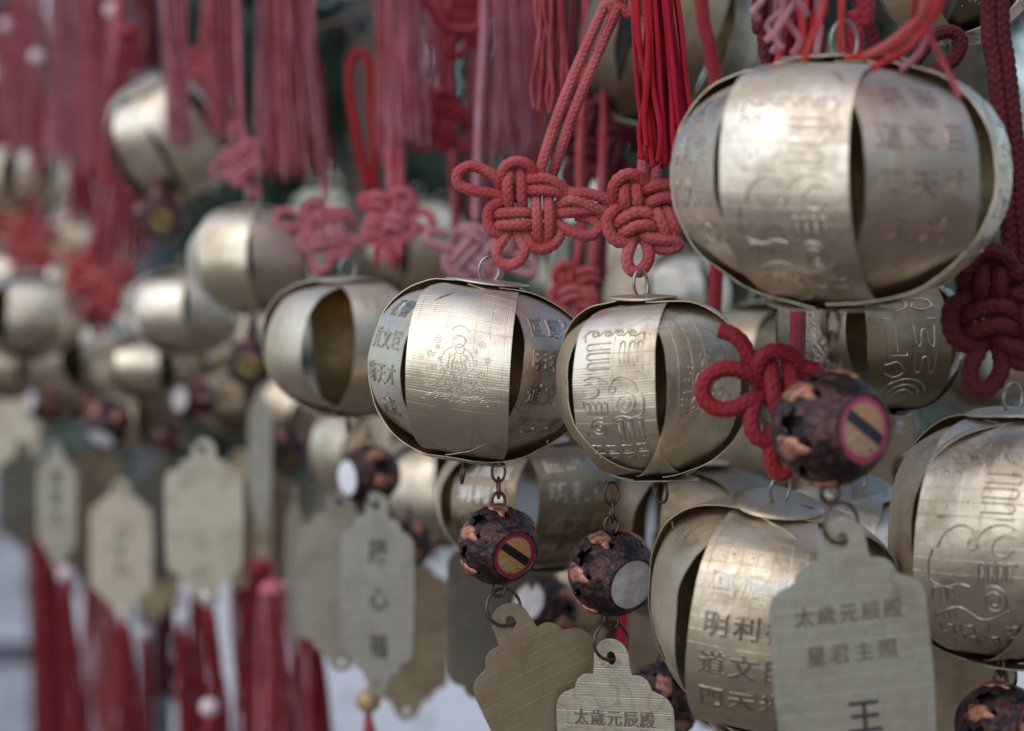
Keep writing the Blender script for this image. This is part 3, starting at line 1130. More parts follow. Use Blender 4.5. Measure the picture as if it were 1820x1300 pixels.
def knot(px, py, d, label, spec, mat, k=1.0, rot=0.0, mirror=1, detail=True, extra=(), up=(), rcord=None, sx=1.0, yaw=0.0, group='knotted red cords', cat='knot'):
    """spec paths are drawn round spec centre; k scales them; up: lists of photo (x, y[, depth]) for the cords that rise to the wire."""
    U_ = 3.7146
    c = at(px, py, d)
    root = thing('knotted_cord', label, cat, c, group)
    cx, cy = spec['center']
    r = spec['r'] / U_ * d / PXT * k
    ca, sa = math.cos(rot), math.sin(rot)
    cyw, syw = math.cos(yaw), math.sin(yaw)
    for nm, pts in list(spec['segs']) + list(extra):
        P = []
        for x, y, z in pts:
            lx, ly, lz = (x - cx) / U_ * mirror * k * sx, (y - cy) / U_ * k, z / U_ * k
            lx, ly = lx * ca - ly * sa, lx * sa + ly * ca
            lx, lz = lx * cyw - lz * syw, lx * syw + lz * cyw
            s = d / PXT
            P.append(RT * (lx * s) - UP * (ly * s) - FW * (lz * s))
        if detail:
            V, F, U = tube_data(P, r, r * 0.20, n=32, braid=0.24, pitch=r * 1.0, k=4)
        else:
            V, F, U = tube_data(P, r, r * 0.8, n=8)
        mesh(nm, V, F, mat, root, True, U)
    for line in up:
        pts = [at(q[0], q[1], q[2] if len(q) > 2 else d) for q in line]
        if pts[-1].z > pts[0].z:
            wp = wire_point(pts[-1])
            pts.append(Vector((pts[-1].x * 0.4 + wp.x * 0.6, pts[-1].y * 0.4 + wp.y * 0.6, (pts[-1].z + wp.z) / 2)))
            pts.append(wp)
        pts = [p - c for p in pts]
        rr = rcord or r
        if detail:
            V, F, U = tube_data(pts, rr, rr * 0.22, n=32, braid=0.24, pitch=rr * 1.0, k=4)
        else:
            V, F, U = tube_data(pts, rr, 0.004, n=8)
        mesh('cord', V, F, mat, root, True, U)
    return root

def cordline(pts, rpx, d, label, mat, detail=False, hang=True, name='cord', cat='cord', group='hanging red cords', double=0):
    """One hanging cord through photo points (x, y[, depth]); double: a second strand beside it, offset in photo px."""
    P = [at(q[0], q[1], q[2] if len(q) > 2 else d) for q in pts]
    root = thing(name, label, cat, P[-1], group)
    offs = [0, double] if double else [0]
    for of in offs:
        Q = [p + RT * (of * d / PXT) for p in P]
        if hang:
            wp = wire_point(Q[0])
            Q = [wp, Vector((Q[0].x * 0.5 + wp.x * 0.5, Q[0].y * 0.5 + wp.y * 0.5, (Q[0].z + wp.z) / 2))] + Q
        Q = [q - P[-1] for q in Q]
        r = rpx * d / PXT
        if detail:
            V, F, U = tube_data(Q, r, r * 0.22, n=32, braid=0.24, pitch=r * 1.0, k=4)
        else:
            V, F, U = tube_data(Q, r, 0.004, n=8)
        mesh('strand', V, F, mat, root, True, U)
    return root


# ================================================================== THE SETTING
def paving_mat():
    q = N('paving_pale_stone')
    obj = q.n('ShaderNodeTexCoord').outputs['Object']
    br = q.n('ShaderNodeTexBrick')
    br.inputs['Scale'].default_value = 1.0
    br.inputs['Brick Width'].default_value = 0.6
    br.inputs['Row Height'].default_value = 0.4
    br.inputs['Mortar Size'].default_value = 0.012
    br.inputs['Color1'].default_value = (0.60, 0.60, 0.62, 1)
    br.inputs['Color2'].default_value = (0.53, 0.53, 0.55, 1)
    br.inputs['Mortar'].default_value = (0.22, 0.22, 0.22, 1)
    q.l(obj, br.inputs['Vector'])
    f = q.noise(obj, 1.3, 5, 0.6)
    c = q.mix(q.math('MULTIPLY', q.ramp(f, 0.4, 0.7), 0.35), br.outputs['Color'], (0.33, 0.33, 0.34))
    q.l(c, q.b.inputs['Base Color'])
    q.b.inputs['Roughness'].default_value = 0.75
    q.l(q.bump(q.math('ADD', f, br.outputs['Fac']), 0.01), q.b.inputs['Normal'])
    return q.m
g = mesh('ground', [(-150, -150, 0), (150, -150, 0), (150, 150, 0), (-150, 150, 0)], [(0, 1, 2, 3)], paving_mat(), None, False)
g['kind'] = 'structure'
DARK_FLOOR = simple('dark_floor_shade', (0.10, 0.082, 0.06), 0.7, 0, 2.0, 0.3, 0.01)  # dark colour stands in for shaded ground under the rack
tr = mesh('added_dark_floor', [(-9, -14, 0.12), (9, -14, 0.12), (9, 4.6, 0.12), (-9, 4.6, 0.12), (-9, 4.6, 0), (9, 4.6, 0)], [(0, 1, 2, 3), (3, 2, 5, 4)], DARK_FLOOR, None, False)  # added slab, out of view, darkens what the lantern undersides reflect
tr['kind'] = 'structure'

LEAF = [simple('leaf_dark', (0.030, 0.055, 0.036), 0.5, 0, 3, 0.5), simple('leaf_mid', (0.055, 0.090, 0.055), 0.5, 0, 3, 0.5),
        simple('leaf_grey_green', (0.11, 0.145, 0.11), 0.5, 0, 3, 0.4)]
BARK = simple('bark', (0.09, 0.07, 0.055), 0.9, 0, 9, 0.4, 0.02)
def tree(x, y, label, base=0.7, h=5.0, rad=2.2, n=2600, leaf=0.16, mat=0, seed=0):
    rnd = random.Random(seed + 900)
    root = thing('tree', label, 'tree', (x, y, 0), 'trees across the courtyard')
    V, F, U = tube_data([Vector((0, 0, 0)), Vector((0.08, 0.04, h * 0.3)), Vector((-0.05, 0, h * 0.6)), Vector((0.05, 0, h * 0.85))], 0.16, 0.2, n=10, taper=lambda t: 1 - 0.75 * t)
    mesh('trunk', V, F, BARK, root, True, U)
    cl = []
    for k in range(34):
        a = rnd.uniform(0, 2 * math.pi)
        q = math.sqrt(rnd.random())
        z = base + (h - base) * rnd.random()
        env = math.sin(math.pi * min(1, max(0.12, (z - base) / (h - base) * 0.86 + 0.1))) ** 0.6
        cl.append((Vector((math.cos(a) * q * rad * env, math.sin(a) * q * rad * env, z)), rnd.uniform(0.35, 0.75) * rad / 2.2))
    for k in range(7):
        c = cl[k][0]
        z0 = min(c.z * 0.6, h * 0.7)
        V, F, U = tube_data([Vector((0, 0, z0)), Vector((c.x * 0.5, c.y * 0.5, (z0 + c.z) / 2 + 0.1)), c], 0.05, 0.25, n=6, taper=lambda t: 1 - 0.7 * t)
        mesh('limb', V, F, BARK, root, True, U)
    V, F = [], []
    for i in range(n):
        c, s = cl[rnd.randrange(len(cl))]
        d = Vector((rnd.gauss(0, 1), rnd.gauss(0, 1), rnd.gauss(0, 0.8)))
        p = c + d.normalized() * s * (0.55 + 0.5 * rnd.random())
        a = Vector((rnd.gauss(0, 1), rnd.gauss(0, 1), rnd.gauss(0, 0.6))).normalized()
        b = a.cross(Vector((rnd.gauss(0, 1), rnd.gauss(0, 1), rnd.gauss(0, 1)))).normalized()
        l = leaf * rnd.uniform(0.6, 1.2)
        i0 = len(V)
        V += [p - a * l * 0.5, p + b * l * 0.24, p + a * l * 0.5, p - b * l * 0.24]
        F.append((i0, i0 + 1, i0 + 2, i0 + 3))
    mesh('crown', V, F, LEAF[mat], root, False)

def gp(px, d):
    return (px - 910) / PXT * d
for i, (px, d, lab, base, h, rad, n, mat) in enumerate([
    (640, 13.0, 'dark blurred tree behind the scarlet ribbon loop, deepest green of the row', 0.2, 5.2, 1.6, 5200, 0),
    (470, 17.0, 'grey green blurred tree behind the leftmost high lanterns', 0.3, 5.5, 1.9, 3600, 1),
    (250, 16.0, 'blurred green tree behind the tilted lantern at upper left', 0.3, 4.6, 2.0, 3600, 1),
    (20, 19.0, 'farthest blurred tree at the left edge behind the faded tassels', 0.3, 4.6, 2.3, 3000, 2),
    (820, 19.0, 'pale grey green tree behind the two sharp red knots', 0.3, 4.4, 1.9, 2200, 2),
    (1130, 16.0, 'blurred green tree behind the vivid red tassel', 0.3, 5.0, 1.9, 3600, 1),
    (1420, 18.0, 'blurred green tree behind the big upper right lantern', 0.3, 5.5, 2.2, 3600, 2),
    (1700, 15.0, 'blurred grey green tree at the right edge behind the braided cord', 0.3, 5.0, 2.2, 4200, 2),
    (1980, 17.0, 'blurred tree just beyond the right edge of the picture', 0.3, 5.0, 2.2, 2600, 1)]):
    tree(gp(px, d), d, lab, base, h * 1.9, rad * 1.25, int(n * 2.2), 0.26, mat, i)
# the side of the court behind the camera, which the polished brass mirrors
for i, (x, y, lab) in enumerate([(5.5, -4.5, 'tree behind the photographer to the right, mirrored in the brass'), (7.5, 0.5, 'tree far to the right of the photographer, mirrored in the brass')]):
    tree(x, y, lab, 0.6, 5.5, 2.6, 3000, 0.3, 0, 20 + i)

SLATE = simple('slate_metal', (0.075, 0.085, 0.10), 0.5, 0.3, 14, 0.3)
STONE = simple('grey_stone', (0.30, 0.31, 0.34), 0.8, 0, 7, 0.35, 0.01)
YELLOW = simple('ochre_paint', (0.40, 0.27, 0.06), 0.6, 0, 12, 0.2)
def boxdata(x0, x1, y0, y1, z0, z1, bev=0.004):
    bm = bmesh.new()
    bmesh.ops.create_cube(bm, size=1.0)
    for v in bm.verts:
        v.co = Vector(((x0 + x1) / 2 + v.co.x * (x1 - x0), (y0 + y1) / 2 + v.co.y * (y1 - y0), (z0 + z1) / 2 + v.co.z * (z1 - z0)))
    bmesh.ops.bevel(bm, geom=bm.edges[:], offset=bev, segments=2, affect='EDGES')
    return bm
def box(name, mat, parent, *a, bev=0.004):
    bm = boxdata(*a, bev=bev)
    me = bpy.data.meshes.new(name)
    bm.to_mesh(me)
    bm.free()
    me.materials.append(mat)
    o = bpy.data.objects.new(name, me)
    link(o, parent)
    return o
p = at(15, 1010, 6.5)
st = thing('stone_pedestal', 'grey stone pedestal far back at the lower left edge', 'pedestal', (p.x, p.y, 0))
box('base', STONE, st, -0.20, 0.20, -0.2, 0.2, 0, 0.12, bev=0.02)
box('shaft', STONE, st, -0.13, 0.13, -0.13, 0.13, 0.12, 0.80, bev=0.02)
box('cap', STONE, st, -0.19, 0.19, -0.19, 0.19, 0.80, 0.92, bev=0.03)
p = at(92, 1050, 4.0)
rl = thing('railing', 'dark slate railing post and rail far back at lower left', 'railing', (p.x, p.y, 0))
box('post', SLATE, rl, -0.036, 0.036, -0.036, 0.036, 0.12, 0.93, bev=0.006)
box('post_cap', SLATE, rl, -0.046, 0.046, -0.046, 0.046, 0.93, 0.96, bev=0.006)
box('rail', SLATE, rl, -1.6, -0.036, -0.02, 0.02, 0.80, 0.84, bev=0.006)
box('rail', SLATE, rl, -1.6, -0.036, -0.02, 0.02, 0.35, 0.39, bev=0.006)

# ================================================================== LANTERNS
S, G, PK, D_ = B_SILVER, B_GOLD, B_PINK, B_SHADED
lantern(846, 660, 372, FOCUS, 'sharp round brass lantern at picture centre below the sharpest red knot', lons=[-68, -9, 54, 114, 172, 232],
        arts=['chars_b', ('figure', B_FAINT, 0.001), 'chars', 'talisman', 'chars', None], mats=[S, S, PK, G, S, G], tilt=(0.0, 0.13), seed=1, width=0.95, nu=12, nv=40, ringyaw=0.5)
lantern(1157, 690, 344, 0.630, 'sharp brass lantern stamped with looping charm script, touching the central lantern', lons=[-84, -27, 31, 92, 150, 212],
        arts=[None, 'talisman', ('figure', B_FAINT, 0), 'chars', None, 'chars'], mats=[G, S, S, G, G, S], tilt=(0.02, -0.10), ratio=0.92, seed=2, width=0.98, nu=12, nv=40, ringyaw=0.9, disc_tilt=(0.0, 0.12))
lantern(1490, 328, 602, 0.565, 'largest brass lantern, at upper right, with faint reddish characters', lons=[-76, -27, 21, 71, 124, 180, 238],
        arts=[('chars', B_FAINT, 0), ('talisman_b', B_FAINT, -0.006), ('chars_b', RUST, 0.004), 'chars', None, None, None], mats=[PK, S, PK, G, G, G, G], ratio=0.72, seed=3, width=0.745, taper=0.26, nu=12, nv=40, tilt=(0.03, 0.03))
lantern(1366, 1094, 432, 0.612, 'brass lantern with bright stamped characters half behind the big lower right plaque', lons=[-82, -17, 48, 105, 165, 225],
        arts=[None, 'chars', 'talisman', None, 'talisman', 'seal'], mats=[G, S, S, G, G, G], ratio=0.96, seed=4, width=0.92, nu=12, nv=40, tilt=(0.20, 0.06), disc_tilt=(0.05, 0.0))
lantern(1798, 955, 440, 0.605, 'brass lantern cut by the right edge, with engraved grid and charm script', lons=[-88, -30, 27, 88, 150, 210],
        arts=[None, 'talisman_b', 'chars', None, None, None], mats=[G, S, S, G, S, G], ratio=1.0, seed=5, width=0.95, nu=12, nv=40)
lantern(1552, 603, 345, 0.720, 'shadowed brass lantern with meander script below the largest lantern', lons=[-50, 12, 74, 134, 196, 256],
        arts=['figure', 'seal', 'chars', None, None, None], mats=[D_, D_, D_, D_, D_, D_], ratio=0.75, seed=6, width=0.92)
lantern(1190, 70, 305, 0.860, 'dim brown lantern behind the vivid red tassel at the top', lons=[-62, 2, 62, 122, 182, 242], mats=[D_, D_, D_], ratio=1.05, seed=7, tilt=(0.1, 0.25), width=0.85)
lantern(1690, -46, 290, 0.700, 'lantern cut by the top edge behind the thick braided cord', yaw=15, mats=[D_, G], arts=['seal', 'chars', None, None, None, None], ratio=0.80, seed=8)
lantern(1185, 535, 215, 1.000, 'half hidden lantern between the second sharp knot and the largest lantern', yaw=8, mats=[S, G], ratio=0.85, seed=9)
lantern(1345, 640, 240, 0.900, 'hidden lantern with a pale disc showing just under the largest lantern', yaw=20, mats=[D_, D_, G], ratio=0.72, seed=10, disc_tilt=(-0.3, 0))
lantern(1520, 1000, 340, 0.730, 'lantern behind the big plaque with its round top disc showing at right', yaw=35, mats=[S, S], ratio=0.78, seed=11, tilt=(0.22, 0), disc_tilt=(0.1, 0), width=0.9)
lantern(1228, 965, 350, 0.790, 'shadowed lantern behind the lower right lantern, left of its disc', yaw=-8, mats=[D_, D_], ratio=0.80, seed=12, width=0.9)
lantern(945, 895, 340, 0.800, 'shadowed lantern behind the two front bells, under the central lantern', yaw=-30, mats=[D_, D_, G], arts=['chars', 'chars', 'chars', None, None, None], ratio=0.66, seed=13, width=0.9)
lantern(772, 872, 205, 1.060, 'pale blurred lantern peeking out left below the central lantern', yaw=-15, mats=[S, G], ratio=0.95, seed=14, width=0.95)
lantern(652, 802, 200, 1.120, 'blurred lantern with dark script lines above the bell with bright white cap', yaw=10, mats=[G, S], arts=[('talisman', INK, 0), None, None, None, None, None], ratio=0.82, seed=15, tilt=(0, 0.15))
lantern(618, 617, 286, 0.860, 'blurred open lantern showing its brown inside, just left of the central lantern', lons=[-52, 32, 85, 140, 190, 245], mats=[S, S, G, G, G, S], ratio=0.83, seed=16, width=0.80)
lantern(450, 463, 234, 1.040, 'blurred pale lantern left of the pink faded knot', lons=[-75, -22, 30, 84, 150, 215], mats=[S, S, PK, S], ratio=0.80, seed=17, width=0.82)
lantern(330, 556, 208, 1.180, 'blurred lantern touching the lower left of the pale lantern by the pink knot', yaw=-20, mats=[S, S, G], ratio=0.72, seed=18, width=0.92)
lantern(300, 252, 205, 1.220, 'tilted blurred lantern high at left with a faded tassel across it', yaw=-30, mats=[S, S, G], ratio=1.1, seed=19, tilt=(0.45, -0.4), width=0.88)
lantern(262, 652, 190, 1.400, 'small blurred lantern with a bright square highlight at left', yaw=5, mats=[S, G], ratio=0.6, seed=20, width=0.9)
lantern(150, 628, 178, 1.500, 'second lantern from the left edge in the lowest row', yaw=25, mats=[S, S], ratio=0.78, seed=21, width=0.93)
lantern(48, 564, 196, 1.400, 'leftmost bright lantern in the row at mid height', yaw=20, mats=[S, S], ratio=0.76, seed=22, width=0.95)
lantern(142, 418, 118, 1.950, 'small creamy lantern among the red at left, tipped on its side', yaw=0, mats=[S, S], ratio=0.9, seed=23, tilt=(0.6, 0.6), width=0.95)
lantern(38, 318, 136, 1.800, 'blurred lantern at the left edge behind faded tassels', yaw=28, mats=[S, G], ratio=0.85, seed=24, width=0.85)
lantern(742, 438, 190, 1.160, 'blurred lantern right behind the pink faded knot', lons=[-45, 20, 80, 140, 200, 260], mats=[S, S, G], ratio=0.86, seed=25, width=0.85)
lantern(10, 492, 140, 1.85, 'far blurred lantern at the left edge above the row', yaw=10, mats=[S, S], ratio=0.66, seed=26)
lantern(104, 508, 130, 1.95, 'farthest small lantern in the left row, beside the red bow', yaw=40, mats=[S, S], ratio=0.66, seed=27)
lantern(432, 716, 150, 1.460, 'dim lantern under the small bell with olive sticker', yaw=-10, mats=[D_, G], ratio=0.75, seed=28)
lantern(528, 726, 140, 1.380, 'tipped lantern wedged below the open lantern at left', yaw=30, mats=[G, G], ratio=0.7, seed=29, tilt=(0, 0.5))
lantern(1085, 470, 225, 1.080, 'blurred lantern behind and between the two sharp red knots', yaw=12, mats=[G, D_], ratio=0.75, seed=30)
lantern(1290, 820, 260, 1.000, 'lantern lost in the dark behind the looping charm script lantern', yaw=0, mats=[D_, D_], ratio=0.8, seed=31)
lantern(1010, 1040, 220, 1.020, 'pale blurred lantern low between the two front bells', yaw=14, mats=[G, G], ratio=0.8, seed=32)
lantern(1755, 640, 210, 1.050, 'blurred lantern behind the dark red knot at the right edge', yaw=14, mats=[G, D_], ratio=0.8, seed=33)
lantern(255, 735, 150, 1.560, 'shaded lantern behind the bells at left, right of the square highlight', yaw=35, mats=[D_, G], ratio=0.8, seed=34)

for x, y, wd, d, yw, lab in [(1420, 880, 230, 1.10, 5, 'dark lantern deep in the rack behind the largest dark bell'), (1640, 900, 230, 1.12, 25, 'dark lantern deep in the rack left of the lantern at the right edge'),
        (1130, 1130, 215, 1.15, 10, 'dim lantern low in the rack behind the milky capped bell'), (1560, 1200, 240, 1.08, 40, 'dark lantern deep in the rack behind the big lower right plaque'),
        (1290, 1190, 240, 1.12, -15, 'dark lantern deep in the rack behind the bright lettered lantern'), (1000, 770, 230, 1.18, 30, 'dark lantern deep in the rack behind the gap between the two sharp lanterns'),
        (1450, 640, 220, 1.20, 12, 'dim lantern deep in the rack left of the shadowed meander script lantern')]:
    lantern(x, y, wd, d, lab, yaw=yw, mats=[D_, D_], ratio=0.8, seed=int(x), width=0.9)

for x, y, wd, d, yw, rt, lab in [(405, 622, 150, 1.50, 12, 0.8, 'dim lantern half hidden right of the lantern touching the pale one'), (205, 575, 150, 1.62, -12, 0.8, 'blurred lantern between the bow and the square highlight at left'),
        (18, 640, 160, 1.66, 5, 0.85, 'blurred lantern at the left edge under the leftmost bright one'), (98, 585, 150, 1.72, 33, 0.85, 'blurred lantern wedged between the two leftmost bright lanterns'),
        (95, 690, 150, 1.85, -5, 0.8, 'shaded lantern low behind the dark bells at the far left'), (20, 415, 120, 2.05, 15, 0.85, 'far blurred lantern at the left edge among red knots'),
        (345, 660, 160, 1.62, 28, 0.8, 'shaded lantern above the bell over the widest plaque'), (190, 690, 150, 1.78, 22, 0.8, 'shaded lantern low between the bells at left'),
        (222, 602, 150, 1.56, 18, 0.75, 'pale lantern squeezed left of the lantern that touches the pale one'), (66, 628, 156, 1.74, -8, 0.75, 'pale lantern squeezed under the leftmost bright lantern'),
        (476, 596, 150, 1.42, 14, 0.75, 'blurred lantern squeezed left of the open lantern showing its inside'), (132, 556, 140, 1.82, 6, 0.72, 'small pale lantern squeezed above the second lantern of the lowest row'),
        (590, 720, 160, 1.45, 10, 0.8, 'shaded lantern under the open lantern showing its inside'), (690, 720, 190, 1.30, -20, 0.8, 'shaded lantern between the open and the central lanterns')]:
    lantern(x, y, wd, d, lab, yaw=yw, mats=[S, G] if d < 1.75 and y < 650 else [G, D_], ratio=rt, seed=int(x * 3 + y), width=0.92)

# ================================================================== BELLS
bell(886, 968, 71, 0.667, 'sharp copper bell with round red and gold sticker and black band', (0.48, -0.22), (ST_RED, SHELL), 0.2, links=2)
bell(1087, 1018, 77, 0.655, 'sharp copper bell with plain milky white cap', (0.52, -0.22), (SHELL, ST_RED), 0.55, links=2)
bell(1476, 762, 102, 0.550, 'largest dark bell with worn purple rimmed sticker, below the largest lantern', (0.56, 0.03), (ST_WORN, SHELL), 0.9, links=2)
bell(655, 845, 54, 0.950, 'blurred bell with a bright white cap turned left', (-0.80, -0.05), (SHELL_W, ST_RED), 0.4, links=1)
bell(444, 645, 42, 1.120, 'small blurred bell with olive sticker by the open lantern', (0.05, -0.1), (ST_GREEN, SHELL), 0.1, links=1)
bell(345, 712, 38, 1.300, 'blurred bell above the widest pale plaque at left', (-0.7, 0.1), (SHELL, ST_RED), 0.7, links=1)
bell(302, 778, 30, 1.450, 'tiny dark bell left of the widest pale plaque', (0.9, 0.1), (ST_RED, SHELL), 0.3, links=1)
bell(192, 752, 42, 1.300, 'blurred bell with shiny white cap low at left', (-0.25, -0.75), (SHELL_W, ST_RED), 0.2, links=1)
bell(78, 718, 32, 1.600, 'blurred dark bell below the leftmost bright lantern', (-0.75, 0.2), (SHELL, ST_RED), 0.5, links=1)
bell(728, 968, 42, 0.980, 'blurred bell with purplish sheen beside the tall inked plaque', (0.1, -0.5), (ST_GREEN, SHELL), 0.8, links=1)
bell(968, 1082, 58, 0.860, 'blurred copper bell behind the tilted brown plaque', (-0.6, 0.35), (SHELL, ST_RED), 0.1, links=1)
bell(836, 1068, 42, 0.900, 'blurred copper bell edge left of the tilted brown plaque', (0.85, 0.0), (ST_RED, SHELL), 0.6, links=1)
bell(1178, 1246, 66, 0.740, 'dark bell in shade below the milky capped bell at the bottom edge', (0.2, -0.8), (ST_RED, SHELL), 0.35, links=1)
bell(1778, 1290, 76, 0.600, 'bell cut by the bottom right corner', (0.7, 0.1), (ST_RED, SHELL), 0.15, links=2)
bell(286, 382, 44, 1.200, 'blurred bell with olive sticker under the tilted lantern high at left', (0.15, -0.3), (ST_GREEN, SHELL_W), 0.25, links=1)
bell(508, 800, 40, 1.200, 'dark bell in shade under the tipped lantern', (0.3, -0.6), (ST_GREEN, SHELL), 0.45, links=1)
bell(1632, 838, 44, 0.800, 'dark bell edge peeking out left of the lantern at the right edge', (0.8, 0.2), (SHELL, ST_RED), 0.75, links=1)
bell(150, 715, 32, 1.700, 'small dark bell between the two low bells at left', (0.3, 0.2), (ST_RED, SHELL), 0.1, links=1)

# ================================================================== PLAQUES
plaque(908, 1106, 0.668, 'tilted brown plaque hanging from the red stickered bell', yaw=0.10, roll=-0.46, mat=P_BROWN, text=False, ink=[('尚', 7, -42, 11), ('心', -2, -55, 11)], ringr=0.0058)
plaque(1087, 1170, 0.655, 'pale plaque with five small characters below the milky capped bell', yaw=-0.55, roll=-0.06, mat=P_PALE, ringr=0.0058)
plaque(1497, 962, 0.543, 'big pale plaque with rows of stamped characters and inked stroke at lower right', yaw=0.10, roll=-0.09, mat=P_PALE, ink=[('王', 2, -46, 9.5), ('一', 2, -57, 9)], ringr=0.0052, scale=1.0)
plaque(670, 900, 0.900, 'tall grey plaque with large black handwriting near the bright white capped bell', yaw=-0.66, mat=P_GREY, text=False, ink=[('陽', 1, -20, 11), ('心', 1, -40, 11), ('福', 1, -60, 11)])
plaque(362, 800, 1.120, 'widest pale plaque at lower left with no handwriting', mat=P_PALE, text=False, yaw=-0.05)
plaque(214, 868, 1.320, 'pale plaque with faint grey handwriting, middle of the three at left', mat=P_PALE, text=False, ink=[('壬', 0, -30, 8), ('宇', 0, -40, 8), ('心', 0, -50, 8)], yaw=-0.2)
plaque(100, 800, 1.420, 'slim pale plaque with black handwriting, leftmost of the three', mat=P_PALE, text=False, ink=[('萬', 0, -20, 11), ('事', 0, -33, 11), ('吉', 0, -46, 11)], yaw=-0.7)
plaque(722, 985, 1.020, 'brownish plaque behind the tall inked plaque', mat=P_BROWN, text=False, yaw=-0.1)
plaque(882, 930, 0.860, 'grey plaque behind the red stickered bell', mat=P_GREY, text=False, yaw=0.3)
plaque(462, 690, 1.160, 'narrow plaque seen almost edge on below the olive stickered bell', mat=P_PALE, text=False, yaw=-1.15)
plaque(524, 885, 1.080, 'greenish plaque seen edge on right of the dark hanging bell', mat=P_GREY, text=False, yaw=-1.25)
plaque(476, 830, 1.300, 'dim brown plaque beside the widest pale plaque', mat=P_BROWN, text=False, yaw=0.25)
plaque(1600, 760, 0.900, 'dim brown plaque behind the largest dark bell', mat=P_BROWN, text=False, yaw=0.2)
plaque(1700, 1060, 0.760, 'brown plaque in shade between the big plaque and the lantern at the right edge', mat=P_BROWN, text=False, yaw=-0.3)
plaque(30, 690, 1.750, 'blurred plaque at the left edge below the row of lanterns', mat=P_PALE, text=False, yaw=-0.3)
plaque(1000, 380, 0.900, 'thin plaque seen edge on behind the sharpest red knot', mat=P_PALE, text=False, yaw=1.32)
plaque(272, 905, 1.500, 'shaded brown plaque between the middle and widest plaques', mat=P_BROWN, text=False, yaw=-0.2)
plaque(606, 892, 1.000, 'grey plaque behind the left edge of the tall inked plaque', mat=P_GREY, text=False, yaw=0.05)
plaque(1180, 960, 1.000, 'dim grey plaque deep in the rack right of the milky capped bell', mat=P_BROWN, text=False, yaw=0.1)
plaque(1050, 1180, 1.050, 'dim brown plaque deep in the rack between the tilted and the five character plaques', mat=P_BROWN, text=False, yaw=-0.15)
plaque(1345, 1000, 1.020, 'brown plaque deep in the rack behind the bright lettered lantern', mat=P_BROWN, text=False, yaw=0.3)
plaque(40, 800, 1.700, 'dull blurred plaque at the left edge beside the slim handwritten one', mat=P_GREY, text=False, yaw=0.5)
plaque(160, 850, 1.560, 'dull plaque half hidden between the slim and the middle plaques', mat=P_BROWN, text=False, yaw=0.4)
plaque(288, 820, 1.380, 'dull plaque half hidden left of the widest plaque', mat=P_GREY, text=False, yaw=0.55)
plaque(425, 815, 1.300, 'dull plaque half hidden right of the widest plaque', mat=P_BROWN, text=False, yaw=-0.2)
plaque(560, 850, 1.150, 'grey plaque half hidden left of the tall inked plaque', mat=P_GREY, text=False, yaw=-0.8)
plaque(175, 790, 1.800, 'dim plaque behind the slim one with black handwriting', mat=P_BROWN, text=False, yaw=0.1)

# ================================================================== KNOTS
knot(942, 366, FOCUS, 'sharpest coral red woven knot with a long loop at left', KNOT_A, C_CORAL, extra=KNOT_A_LINKS,
     up=[[(955, 330, 0.672), (962, 298, 0.667), (990, 210), (1030, 110), (1072, 15), (1098, -50)], [(975, 330, 0.675), (985, 300, 0.670), (1012, 220), (1052, 120), (1095, 20), (1125, -50)]])
knot(1141, 377, 0.645, 'sharp dark coral knot under the vivid red tassel', KNOT_B, C_CORAL,
     up=[[(1148, 345, 0.65), (1143, 300, 0.655), (1150, 210, 0.665), (1152, 100, 0.67), (1150, -50, 0.67)], [(1160, 345, 0.65), (1166, 295, 0.658), (1178, 200, 0.668), (1185, 90, 0.67), (1190, -50, 0.67)]])
knot(1389, 690, 0.590, 'dark red knot with one round loop hooked beside the largest dark bell', dict(center=(700, 390), r=40 * 1.0, segs=[
    ('loop', [(760, 380, -60), (640, 372, -20), (550, 322, 20), (440, 300, 30), (355, 340, 30), (335, 420, 30), (385, 480, 30), (470, 485, 25), (560, 445, 10), (660, 420, -40)]),
    ('cord', [(420, 120, -60), (480, 145, -30), (525, 190, -15), (560, 260, -15), (610, 320, -40)]),
    ('arch', [(590, 380, -20), (590, 290, 25), (630, 230, 40), (710, 225, 40), (770, 270, 20), (800, 350, -30)]),
    ('cord', [(650, 270, -20), (650, 330, 40), (660, 420, 50), (680, 500, 20), (700, 560, -40)]),
    ('cord', [(735, 270, -30), (740, 330, 30), (745, 420, 40), (750, 500, 20), (750, 580, -40)]),
    ('cord', [(760, 290, -20), (830, 300, 10), (900, 330, 0), (950, 400, -40)]),
    ('arch', [(600, 430, -20), (560, 500, 20), (565, 590, 30), (620, 635, 20), (690, 600, -20)]),
    ('loop', [(660, 560, -30), (650, 650, 10), (655, 740, 20), (690, 785, 20), (735, 745, 15), (730, 650, 0), (720, 570, -30)])]),
    C_RED, k=3.7146 / 2.6, up=[[(1416, 640, 0.60), (1418, 590, 0.62), (1420, 480, 0.66), (1425, 200, 0.70), (1430, -50, 0.70)]])
knot(1778, 545, 0.590, 'dark maroon knot at the right edge below the thick braided cord', KNOT_B, C_DARK, k=1.42, rot=0.15,
     up=[[(1795, 470, 0.6), (1792, 380, 0.6), (1782, 250, 0.6), (1768, 120, 0.6), (1758, -50, 0.6)], [(1822, 480, 0.6), (1812, 380, 0.6), (1804, 250, 0.6), (1790, 120, 0.6), (1778, -50, 0.6)]])
